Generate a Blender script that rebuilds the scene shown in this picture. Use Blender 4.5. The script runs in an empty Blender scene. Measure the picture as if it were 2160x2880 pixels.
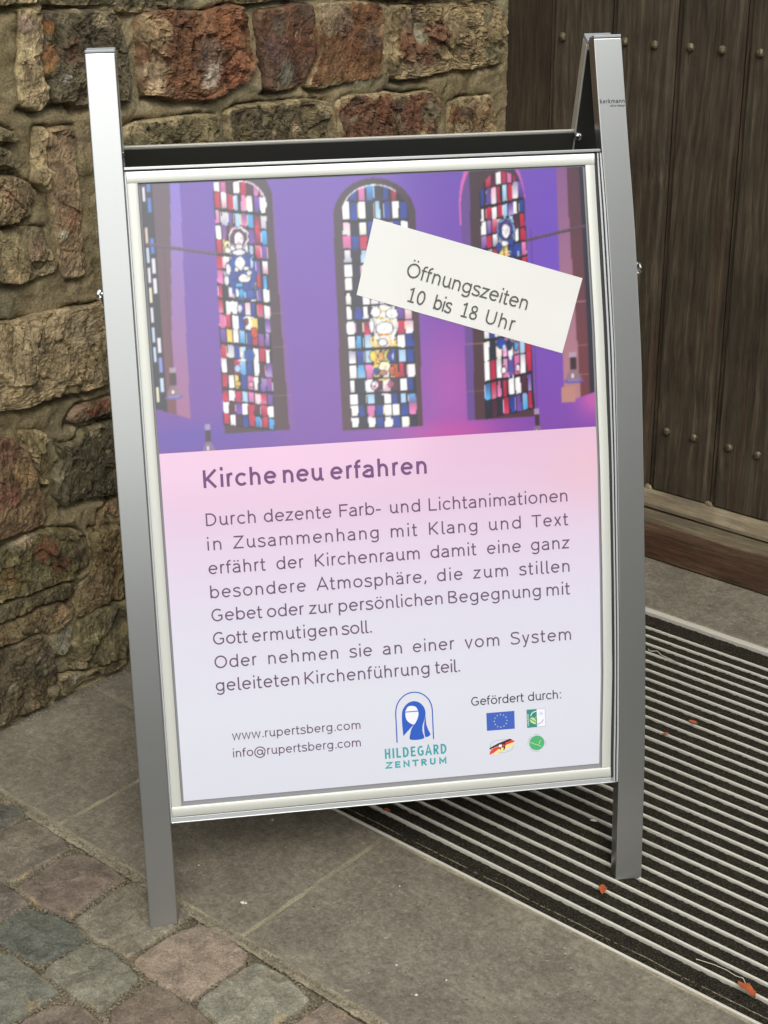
import bpy, bmesh, math, random
import numpy as np
from mathutils import Vector, Matrix, noise
from math import radians, sin, cos, pi
random.seed(7)
SC = bpy.context.scene
COL = SC.collection

# ---------------------------------------------------------------- camera, sky, sun, exposure
cam = bpy.data.cameras.new('camera')
cam.sensor_fit = 'VERTICAL'; cam.sensor_height = 36.0; cam.lens = 4378.2 / 2880 * 36
cam.clip_start = 0.05; cam.clip_end = 400
cam_o = bpy.data.objects.new('camera', cam); COL.objects.link(cam_o)
CX = Vector((0.7536317, 0.6572126, -0.0105284)); CY = Vector((-0.2566404, 0.3089627, 0.9157935)); CZ = Vector((0.6051239, -0.6874690, 0.4015114))
cam_o.matrix_world = Matrix(((CX.x, CY.x, CZ.x, 0), (CX.y, CY.y, CZ.y, 0), (CX.z, CY.z, CZ.z, 1.405), (0, 0, 0, 1)))
SC.camera = cam_o

SUN_EL, SUN_AZ = radians(48), radians(38)      # azimuth of the sun from +X towards -Y
w = bpy.data.worlds.new('World'); SC.world = w; w.use_nodes = True
nt = w.node_tree; bg = nt.nodes['Background']
sky = nt.nodes.new('ShaderNodeTexSky'); sky.sky_type = 'NISHITA'; sky.sun_disc = False
sky.sun_elevation = SUN_EL; sky.sun_rotation = radians(90) + SUN_AZ
sky.air_density = 1.3; sky.dust_density = 3.0
hs = nt.nodes.new('ShaderNodeHueSaturation'); hs.inputs['Saturation'].default_value = 0.07
nt.links.new(sky.outputs[0], hs.inputs['Color']); nt.links.new(hs.outputs[0], bg.inputs['Color'])
bg.inputs['Strength'].default_value = 0.15
sd = bpy.data.lights.new('sun', 'SUN'); sd.energy = 0.7; sd.angle = radians(22); sd.color = (1.0, 0.95, 0.87)
so = bpy.data.objects.new('sun', sd); COL.objects.link(so)
dirn = Vector((cos(SUN_EL) * cos(SUN_AZ), -cos(SUN_EL) * sin(SUN_AZ), sin(SUN_EL)))
so.rotation_euler = dirn.to_track_quat('Z', 'Y').to_euler(); so.location = (3, -3, 5)
SC.view_settings.view_transform = 'Standard'; SC.view_settings.look = 'None'
SC.view_settings.exposure = 0.45; SC.view_settings.gamma = 1.0; SC.view_settings.use_curve_mapping = False
SC.cycles.max_bounces = 8

# outlines measured on the wall plane (y, z), the ground (x, y) and the poster (u, v), all in metres
STONES=[["8a7a5e","6b5d48",0.45,0.022,1.2,[[1.4755,1.1689],[1.5067,1.1664],[1.5124,1.1581],[1.5093,1.1257],[1.5063,1.1075],[1.5034,1.0839],[1.5128,1.056],[1.5114,1.0223],[1.4877,1.0117],[1.4537,1.0242],[1.4562,1.0626],[1.4644,1.1012],[1.4685,1.1269],[1.4702,1.1527]],[[1.4824,1.1451,0.0148,"8c7466"],[1.4774,1.1051,0.0132,"a89870"]]],["4d4636","3d382e",0.12,0.03,1.5,[[1.5143,1.1593],[1.5447,1.1574],[1.583,1.1588],[1.6214,1.153],[1.655,1.1447],[1.667,1.1177],[1.6714,1.0965],[1.6749,1.0655],[1.6733,1.0304],[1.667,1.0055],[1.6466,1.0088],[1.6152,1.0092],[1.584,1.0076],[1.5555,1.0098],[1.548,1.0211],[1.511,1.0189],[1.5145,1.0558],[1.5038,1.0665],[1.5056,1.1023],[1.5159,1.1171]],[[1.5148,1.1357,0.0101,"8a5418"],[1.5148,1.0933,0.0153,"7a4c1a"],[1.5108,1.0751,0.0102,"8a6020"],[1.555,1.0972,0.0244,"54382a"],[1.62,1.1396,0.0215,"6b6048"],[1.5364,1.0574,0.0086,"77736a"]]],["6a4630","573626",0.1,0.036,1.5,[[1.6976,1.1392],[1.751,1.1447],[1.826,1.1319],[1.925,1.1394],[1.9476,1.1064],[1.9516,1.0638],[1.9446,1.014],[1.8961,0.9962],[1.8303,0.9849],[1.768,0.9927],[1.7335,1.0064],[1.7037,1.0089],[1.6979,1.0419],[1.6945,1.0678],[1.6911,1.1077]],[[1.718,1.1088,0.0344,"86704e"],[1.7215,1.0393,0.0349,"988262"],[1.8463,1.0555,0.0427,"50403a"],[1.8443,1.0292,0.0239,"a39484"],[1.8977,1.0193,0.0441,"6e3a22"],[1.8817,1.101,0.0377,"75401f"]]],["4d2f24","42302a",0.1,0.016,0.7,[[1.9666,1.1236],[2.0084,1.123],[2.0556,1.1249],[2.1049,1.1245],[2.113,1.1055],[2.1093,1.069],[2.1068,1.0364],[2.0898,1.0067],[2.0641,0.9811],[2.0222,0.9793],[1.9773,0.9854],[1.9801,1.016],[1.9724,1.0459],[1.9658,1.0753],[1.9621,1.0999]],[[2.0282,1.0106,0.0239,"5b5a50"],[2.0699,1.0579,0.0399,"50281a"],[2.0048,1.0571,0.0256,"4b3436"],[2.0131,1.0925,0.0213,"4c4438"]]],["6a4a32","55331f",0.2,0.026,0.8,[[2.117,1.1228],[2.1736,1.1212],[2.2317,1.1174],[2.2891,1.109],[2.2982,1.0698],[2.2999,1.0197],[2.2917,0.9732],[2.2523,0.9698],[2.1455,0.973],[2.1041,0.971],[2.0808,0.9806],[2.0984,0.9982],[2.1131,1.0237],[2.1098,1.054],[2.1102,1.0911]],[[2.1615,1.1014,0.0509,"87745a"],[2.2062,1.0446,0.0356,"5c321d"],[2.254,1.0476,0.0291,"4b3a36"],[2.184,1.0845,0.0256,"4c3830"],[2.1576,0.9884,0.0469,"684628"]]],["7c6c4f","655740",0.12,0.034,1.9,[[2.3125,1.1025],[2.3978,1.0972],[2.5028,1.0919],[2.6274,1.0835],[2.6829,1.0623],[2.6878,1.0058],[2.6748,0.9573],[2.588,0.9565],[2.4771,0.9621],[2.4105,0.958],[2.3535,0.9597],[2.3231,0.9664],[2.3111,1.0028],[2.3117,1.0499]],[[2.3798,1.0703,0.0334,"463630"],[2.3591,1.02,0.0333,"5c2a1c"],[2.4184,1.0108,0.0396,"56291c"],[2.4552,1.0363,0.0348,"552a20"],[2.3976,1.0386,0.0155,"7c7a68"],[2.3845,0.9708,0.0313,"6a5a48"],[2.6304,0.9775,0.0321,"5e5a40"]]],["5c543c","474232",0.35,0.022,1.5,[[1.6476,0.9622],[1.677,0.9712],[1.7156,0.9704],[1.8159,0.9675],[1.8571,0.9606],[1.8587,0.9253],[1.8308,0.891],[1.6432,0.9194]],[[1.6764,0.9655,0.019,"85765a"]]],["50462f","41392c",0.3,0.02,1.3,[[1.8822,0.9636],[1.9153,0.9667],[1.9677,0.966],[2.0654,0.9613],[2.1331,0.9513],[2.1497,0.9291],[2.1381,0.8978],[2.1381,0.8345],[1.8816,0.8666],[1.8842,0.9328]],[[2.0452,0.9106,0.0078,"86725e"],[2.1257,0.9384,0.0161,"857757"],[1.9545,0.9231,0.0255,"3f3a2e"]]],["5c3626","4a3a30",0.32,0.022,1.3,[[2.1608,0.9448],[2.1917,0.9535],[2.2518,0.9477],[2.3012,0.9466],[2.3543,0.9353],[2.43,0.9327],[2.4595,0.9192],[2.468,0.8694],[2.4575,0.7854],[2.1641,0.8306],[2.1585,0.9107]],[[2.3773,0.8898,0.0422,"50261a"],[2.4301,0.8912,0.0269,"4f4a3c"],[2.2143,0.9033,0.0291,"5d3424"]]],["736147","5f4a34",0.3,0.018,1.3,[[2.4885,0.9005],[2.5215,0.9066],[2.5892,0.9034],[2.6355,0.9012],[2.6451,0.8721],[2.641,0.8109],[2.6336,0.7583],[2.4952,0.7796],[2.4917,0.8491]],[[2.5081,0.8726,0.0195,"55220f"],[2.5471,0.876,0.0227,"4d3a2e"],[2.5336,0.8434,0.017,"806c58"]]],["75624c","665440",0.18,0.026,0.8,[[1.507,0.9859],[1.5314,0.9853],[1.5541,0.9815],[1.5581,0.9535],[1.5506,0.9192],[1.5552,0.9042],[1.554,0.8684],[1.5518,0.8249],[1.5487,0.7886],[1.5503,0.7614],[1.5451,0.74],[1.5033,0.7443],[1.4972,0.7693],[1.4962,0.7916],[1.496,0.8352],[1.4924,0.8646],[1.4974,0.9205],[1.4998,0.962]],[[1.5321,0.8359,0.0251,"835c44"],[1.5084,0.8184,0.0106,"8b8570"],[1.523,0.7566,0.0216,"77644c"]]],["8a7a5c","6f6148",0.3,0.014,1.2,[[1.4802,0.9923],[1.5037,0.9877],[1.4989,0.9621],[1.4965,0.9206],[1.4932,0.8858],[1.4803,0.8951],[1.4667,0.9114],[1.4684,0.9389],[1.4769,0.9653]],[]],["6b5d44","5a4c38",0.15,0.034,1.6,[[1.3851,0.93],[1.4146,0.9281],[1.4456,0.9203],[1.462,0.9009],[1.4606,0.8758],[1.4514,0.8577],[1.4283,0.8519],[1.3948,0.8539],[1.3704,0.8584]],[[1.41,0.893,0.0165,"7d5f46"]]],["5d5440","4a4334",0.15,0.02,1.2,[[1.386,0.9731],[1.4167,0.97],[1.4401,0.957],[1.4425,0.936],[1.4251,0.9319],[1.3813,0.9388]],[]],["6a6048","504838",0.15,0.03,1.2,[[1.3906,1.0071],[1.4175,1.0008],[1.4422,0.9866],[1.4423,0.9744],[1.4207,0.9748],[1.3867,0.9784]],[]],["6e6248","5f5540",0.2,0.02,0.9,[[1.371,0.8509],[1.4106,0.8463],[1.4528,0.8413],[1.4781,0.8338],[1.479,0.8119],[1.4964,0.7779],[1.4905,0.7584],[1.4598,0.756],[1.4161,0.7565],[1.3599,0.7685]],[[1.4566,0.8018,0.0207,"745c4a"],[1.4005,0.7685,0.0201,"83704e"]]],["85755a","74664c",0.05,0.034,1.0,[[1.3501,0.7088],[1.3916,0.7006],[1.4439,0.6988],[1.4834,0.6988],[1.5164,0.6989],[1.5567,0.6914],[1.5749,0.6927],[1.6006,0.6909],[1.6053,0.6413],[1.5989,0.5793],[1.584,0.5494],[1.5179,0.5464],[1.4718,0.5541],[1.4077,0.5515],[1.3558,0.5599],[1.3307,0.5655]],[[1.4207,0.655,0.0347,"7d6e52"],[1.5305,0.659,0.037,"7a6a50"]]],["6b584a","56483c",0.15,0.026,0.8,[[1.4865,0.5036],[1.4937,0.5175],[1.5119,0.5268],[1.5442,0.5243],[1.5834,0.5248],[1.5987,0.519],[1.5965,0.4967],[1.5705,0.4958],[1.5316,0.4971],[1.5008,0.4962]],[[1.5338,0.5175,0.0169,"5c2616"],[1.563,0.5175,0.0153,"5e2a18"]]],["63503a","54402f",0.06,0.032,0.7,[[1.3209,0.5313],[1.3608,0.518],[1.3785,0.505],[1.3985,0.4786],[1.4061,0.4524],[1.414,0.442],[1.4155,0.4092],[1.4219,0.3859],[1.4195,0.3505],[1.4089,0.3409],[1.3628,0.3405],[1.3269,0.3417],[1.2952,0.3433]],[[1.3612,0.4946,0.0257,"5c382c"],[1.3507,0.4142,0.0276,"65372c"],[1.385,0.4431,0.021,"6a5230"]]],["45402f","38352a",0.1,0.03,1.1,[[1.4537,0.4795],[1.475,0.47],[1.5015,0.4686],[1.511,0.4852],[1.5496,0.4838],[1.589,0.4824],[1.6039,0.4715],[1.5915,0.3471],[1.5648,0.3456],[1.4932,0.3607],[1.4565,0.3604],[1.445,0.375],[1.4372,0.3891],[1.4424,0.4168],[1.4477,0.4298],[1.4621,0.4399],[1.4587,0.4588]],[[1.4488,0.4229,0.0109,"7c7458"],[1.4798,0.4782,0.0165,"75694e"],[1.5394,0.4802,0.0171,"7a6e52"],[1.4989,0.3772,0.0053,"7a7660"]]],["6e6244","5e543c",0.3,0.014,1.5,[[1.3822,0.5195],[1.4311,0.5069],[1.4501,0.4806],[1.4579,0.4525],[1.4573,0.4316],[1.4403,0.4305],[1.4337,0.4066],[1.4194,0.4112],[1.4183,0.4325],[1.4096,0.4513],[1.4014,0.473],[1.391,0.4903]],[]],["544a30","43402a",0.08,0.034,1.2,[[1.2944,0.3371],[1.3252,0.3293],[1.3711,0.3343],[1.4175,0.3346],[1.4727,0.3172],[1.4962,0.3005],[1.5019,0.2625],[1.4956,0.2422],[1.4767,0.2319],[1.4716,0.2216],[1.4046,0.228],[1.3762,0.227],[1.3361,0.2324],[1.2814,0.242]],[[1.4091,0.2959,0.0236,"53200c"],[1.4373,0.2619,0.0185,"43150c"],[1.4772,0.2713,0.0189,"30201c"],[1.3803,0.3343,0.0195,"8b7a5e"],[1.349,0.3322,0.0174,"83745a"],[1.3289,0.2752,0.0209,"553c1a"],[1.4641,0.31,0.0168,"5c4c34"]]],["63563c","57472f",0.1,0.02,1.4,[[1.5384,0.3236],[1.5663,0.34],[1.5901,0.3338],[1.5746,0.1377],[1.5501,0.1437],[1.5174,0.1457],[1.4848,0.1443],[1.4588,0.144],[1.4665,0.1764],[1.4797,0.2063],[1.5011,0.2193],[1.5085,0.2687],[1.5102,0.3025],[1.5314,0.2952]],[[1.5523,0.3223,0.0137,"7a5c40"],[1.5177,0.1866,0.0295,"574632"]]],["4f4834","423c2c",0.1,0.024,1.0,[[1.2791,0.2122],[1.334,0.2308],[1.3854,0.2261],[1.4156,0.2248],[1.4728,0.2152],[1.4774,0.203],[1.4618,0.188],[1.4123,0.1968],[1.3631,0.1973],[1.3261,0.1983],[1.278,0.2042]],[]],["5f5038","4c4230",0.1,0.026,1.1,[[1.2769,0.1963],[1.3255,0.1935],[1.3622,0.1907],[1.4117,0.1919],[1.4556,0.1852],[1.4658,0.1706],[1.4601,0.1552],[1.4329,0.1414],[1.4049,0.1352],[1.3842,0.1542],[1.3631,0.1524],[1.3202,0.1529],[1.2724,0.1626]],[[1.4323,0.1698,0.0168,"7a6040"],[1.342,0.1783,0.016,"75694a"]]],["5c543c","48422f",0.1,0.034,1.3,[[1.4601,0.1375],[1.4849,0.1453],[1.5136,0.1483],[1.5542,0.1432],[1.5849,0.1348],[1.5771,0.0346],[1.5536,0.0333],[1.5135,0.0318],[1.4615,0.0432],[1.4364,0.0522],[1.4295,0.0787],[1.4455,0.0971],[1.4558,0.1178]],[[1.4874,0.0941,0.0235,"6c6442"],[1.5408,0.114,0.0241,"4d4438"],[1.4628,0.0554,0.0174,"6e6348"]]],["6f6d60","5a574a",0.1,0.022,1.1,[[1.4119,0.1288],[1.4284,0.1362],[1.4506,0.1413],[1.4557,0.1251],[1.4482,0.1031],[1.426,0.0828],[1.4153,0.0919],[1.4099,0.1119]],[[1.4173,0.1088,0.0075,"9a9788"]]],["453b2b","38332a",0.08,0.034,1.5,[[1.2677,0.1544],[1.3194,0.1463],[1.3667,0.1509],[1.384,0.1526],[1.3935,0.1364],[1.4025,0.115],[1.407,0.0882],[1.409,0.0551],[1.4034,0.0249],[1.3786,0.0143],[1.3492,0.0114],[1.302,0.0134],[1.2493,0.0203]],[[1.3675,0.1121,0.0109,"72655a"],[1.3103,0.0771,0.0106,"6f6650"],[1.3929,0.0351,0.0093,"6a624c"]]],["574d38","4c4434",0.3,0.012,0.8,[[1.4127,0.0534],[1.4417,0.0463],[1.4906,0.0306],[1.5211,0.0248],[1.5638,0.029],[1.569,0.0174],[1.5409,0.0126],[1.4889,0.0147],[1.4377,0.0115],[1.4093,0.0077],[1.4084,0.0336]],[[1.4443,0.0342,0.0134,"8a8472"]]],["7a6c50","665a44",0.5,0.015,1.0,[[1.4188,1.2149],[1.475,1.2161],[1.5125,1.2136],[1.5089,1.1701],[1.4822,1.1697],[1.4131,1.1728]],[]],["544d3b","454032",0.3,0.01,1.0,[[1.5208,1.213],[1.6275,1.2098],[1.8046,1.2009],[1.802,1.1465],[1.7121,1.1385],[1.6621,1.1428],[1.6489,1.1561],[1.5868,1.1612],[1.5186,1.1667]],[]],["5d523c","4c4334",0.4,0.012,1.0,[[1.9003,1.1923],[2.012,1.1891],[2.1418,1.1836],[2.2332,1.1777],[2.2437,1.1247],[2.1399,1.1342],[2.0302,1.1341],[1.9714,1.1345],[1.9063,1.1356]],[]],["6a6048","5c5440",0.4,0.014,1.0,[[2.2464,1.1769],[2.398,1.1672],[2.5559,1.1619],[2.6796,1.1541],[2.6819,1.0892],[2.5297,1.0994],[2.3472,1.109],[2.2499,1.1212]],[]]]
COBBLES=[["56584f","4b4d48",[[-1.8684,1.1527],[-1.8378,1.1616],[-1.7979,1.1677],[-1.7725,1.1611],[-1.7692,1.1331],[-1.7731,1.1099],[-1.7844,1.0923]],[]],["6b6353","5c5548",[[-1.7626,1.1589],[-1.7334,1.1634],[-1.654,1.1521],[-1.6521,1.1157],[-1.6488,1.0436],[-1.6823,1.0311],[-1.7741,1.0892],[-1.7642,1.1293]],[]],["6e5d50","62544a",[[-1.6333,1.1467],[-1.6101,1.1588],[-1.5303,1.1564],[-1.5327,1.1257],[-1.5268,1.0782],[-1.5226,1.0478],[-1.5869,1.0341],[-1.6354,1.0386],[-1.6398,1.0744],[-1.6435,1.1155]],[]],["6f6b58","636051",[[-1.513,1.1637],[-1.4633,1.1669],[-1.3961,1.1619],[-1.3932,1.1178],[-1.3962,1.0448],[-1.4543,1.0399],[-1.5145,1.0467],[-1.5142,1.089],[-1.5187,1.1269]],[]],["665c50","58514a",[[-1.6763,1.0146],[-1.6459,1.0332],[-1.5955,1.0303],[-1.5884,0.9987],[-1.5899,0.976],[-1.5951,0.9562]],[]],["4f5a52","46504c",[[-1.5839,1.0195],[-1.5364,1.0361],[-1.4744,1.0391],[-1.4642,1.0154],[-1.4682,0.9867],[-1.4719,0.9543],[-1.5226,0.9499],[-1.569,0.949],[-1.5848,0.9683],[-1.5884,0.9987]],[]],["84705c","7a6856",[[-1.3704,1.1537],[-1.3327,1.1626],[-1.276,1.1532],[-1.2628,1.1394],[-1.2647,1.0981],[-1.2653,1.0403],[-1.3142,1.0351],[-1.3754,1.0406],[-1.3828,1.0498],[-1.3819,1.095],[-1.3796,1.1359]],[]],["6a6c5a","5c6152",[[-1.4515,1.0295],[-1.4206,1.0366],[-1.3487,1.0267],[-1.3453,1.0056],[-1.3421,0.9519],[-1.3834,0.9468],[-1.4551,0.9483],[-1.4636,0.9595],[-1.4604,0.9964]],[]],["646a5c","596257",[[-1.5518,0.9251],[-1.5147,0.944],[-1.4551,0.9453],[-1.4102,0.9404],[-1.4083,0.9169],[-1.414,0.8691],[-1.4171,0.8497],[-1.4247,0.8265]],[]],["747663","676c5c",[[-1.2532,1.1476],[-1.2194,1.1579],[-1.149,1.1451],[-1.144,1.1245],[-1.1503,1.0796],[-1.1595,1.0388],[-1.2141,1.0337],[-1.2481,1.0388],[-1.2544,1.0508],[-1.2583,1.1006]],[]],["665848","6e5c4c",[[-1.3283,1.0231],[-1.3026,1.0331],[-1.2387,1.0342],[-1.2067,1.0289],[-1.2079,0.984],[-1.2291,0.9446],[-1.3122,0.9418],[-1.3279,0.9594],[-1.3298,0.9924]],[]],["6a5e4e","615648",[[-1.3914,0.9226],[-1.3624,0.9415],[-1.305,0.9385],[-1.3012,0.8884],[-1.3391,0.8454],[-1.401,0.8523],[-1.4014,0.8855]],[]],["7a6656","6e5e50",[[-1.1239,1.156],[-1.0936,1.1589],[-1.0363,1.1574],[-1.0375,1.0973],[-1.0957,1.0743],[-1.1339,1.0798],[-1.1303,1.1276]],[]]]
WORDS=[["Kirche",0.436,-0.2409,-0.1414],["neu",0.436,-0.1332,-0.0761],["erfahren",0.436,-0.0683,0.065],["Durch",0.3842,-0.2409,-0.1735],["dezente",0.3842,-0.1624,-0.0694],["Farb-",0.3842,-0.0587,-0.0004],["und",0.3842,0.0115,0.0536],["Lichtanimationen",0.3842,0.0655,0.262],["in",0.3507,-0.2411,-0.2221],["Zusammenhang",0.3507,-0.2061,-0.0058],["mit",0.3507,0.0109,0.0486],["Klang",0.3507,0.0644,0.1327],["und",0.3507,0.1491,0.1946],["Text",0.3507,0.2088,0.2628],["erfährt",0.3176,-0.2417,-0.1631],["der",0.3176,-0.1491,-0.1108],["Kirchenraum",0.3176,-0.0962,0.0498],["damit",0.3176,0.065,0.1306],["eine",0.3176,0.145,0.1934],["ganz",0.3176,0.2077,0.263],["besondere",0.2842,-0.2417,-0.1102],["Atmosphäre,",0.2842,-0.0959,0.0579],["die",0.2842,0.0728,0.1093],["zum",0.2842,0.1239,0.1736],["stillen",0.2842,0.189,0.262],["Gebet",0.2517,-0.2419,-0.1717],["oder",0.2517,-0.1659,-0.114],["zur",0.2517,-0.1082,-0.0735],["persönlichen",0.2517,-0.067,0.0793],["Begegnung",0.2517,0.0873,0.2197],["mit",0.2517,0.2278,0.2625],["Gott",0.219,-0.2419,-0.1938],["ermutigen",0.219,-0.1883,-0.0704],["soll.",0.219,-0.0648,-0.0211],["Oder",0.1858,-0.242,-0.1831],["nehmen",0.1858,-0.1681,-0.0708],["sie",0.1858,-0.0557,-0.0231],["an",0.1858,-0.0084,0.0188],["einer",0.1858,0.0342,0.0939],["vom",0.1858,0.1079,0.1575],["System",0.1858,0.1732,0.2612],["geleiteten",0.153,-0.2425,-0.1271],["Kirchenführung",0.153,-0.1195,0.0565],["teil.",0.153,0.0633,0.1009]]
LOGO={"veil":[[0.015,0.066],[0.0144,0.0756],[0.014,0.0841],[0.0144,0.0979],[0.0168,0.1061],[0.0234,0.113],[0.0318,0.1154],[0.04,0.1126],[0.0459,0.1057],[0.048,0.097],[0.0461,0.0876],[0.0431,0.0794],[0.0426,0.0699],[0.0445,0.0608],[0.0344,0.0589],[0.0241,0.0605],[0.0249,0.0683],[0.0269,0.0755],[0.0302,0.081],[0.0226,0.0738]],"face":[[0.0193,0.1017],[0.0231,0.1077],[0.0284,0.1089],[0.0345,0.1067],[0.0377,0.1001],[0.0375,0.0937],[0.0346,0.0865],[0.0303,0.0816],[0.0232,0.0858],[0.0197,0.0921]],"tail":[[0.0478,0.0928],[0.0483,0.0811],[0.0507,0.0724],[0.0535,0.0646],[0.0465,0.0621],[0.0449,0.0729],[0.0457,0.0834]],"band":[[0.0193,0.1006],[0.0378,0.1005]],"blk":[[0.138,0.0348],[0.1375,0.0374],[0.1502,0.0432],[0.1577,0.0456],[0.1672,0.0486],[0.1709,0.047],[0.1626,0.0439],[0.1526,0.0404],[0.1412,0.0364]],"red":[[0.1371,0.0273],[0.1383,0.0322],[0.1424,0.0363],[0.1525,0.0398],[0.1626,0.0439],[0.1702,0.0467],[0.1751,0.0441],[0.1675,0.0416],[0.1575,0.0387],[0.1498,0.0343],[0.1434,0.0299]],"gold":[[0.1427,0.0261],[0.146,0.0309],[0.1523,0.0347],[0.1625,0.0389],[0.1738,0.0423],[0.1744,0.0403],[0.1674,0.0365],[0.1573,0.033],[0.1484,0.0288]],"crest":[[0.1508,0.0431],[0.1601,0.0435],[0.1605,0.0372],[0.1591,0.0335],[0.1557,0.0319],[0.1526,0.0341],[0.151,0.038]],"oval":[[0.1559,0.048],[0.1628,0.0477],[0.1701,0.0439],[0.1727,0.038],[0.1697,0.0325],[0.1621,0.0294],[0.1534,0.0289],[0.1435,0.0324],[0.1388,0.0379],[0.1403,0.0441],[0.1466,0.0473],[0.1559,0.048]],"sw":[[0.1968,0.0402],[0.1999,0.0393],[0.2036,0.0371],[0.2073,0.0361],[0.2129,0.033]],"sw2":[[0.2105,0.0371],[0.2106,0.0402],[0.2129,0.0423]],"bean":[[0.1972,0.0756],[0.2012,0.0771],[0.2055,0.0736],[0.2066,0.0691],[0.2053,0.0667],[0.2009,0.0683],[0.1976,0.0718]],"arc1":[[0.1988,0.0792],[0.2008,0.0829],[0.204,0.0848],[0.2078,0.0858]],"arc2":[[0.2171,0.0726],[0.2147,0.069],[0.2109,0.0668],[0.2058,0.0657]],"stem":[[0.2043,0.075],[0.2075,0.0779],[0.2107,0.0801],[0.2151,0.0822]]}
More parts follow.
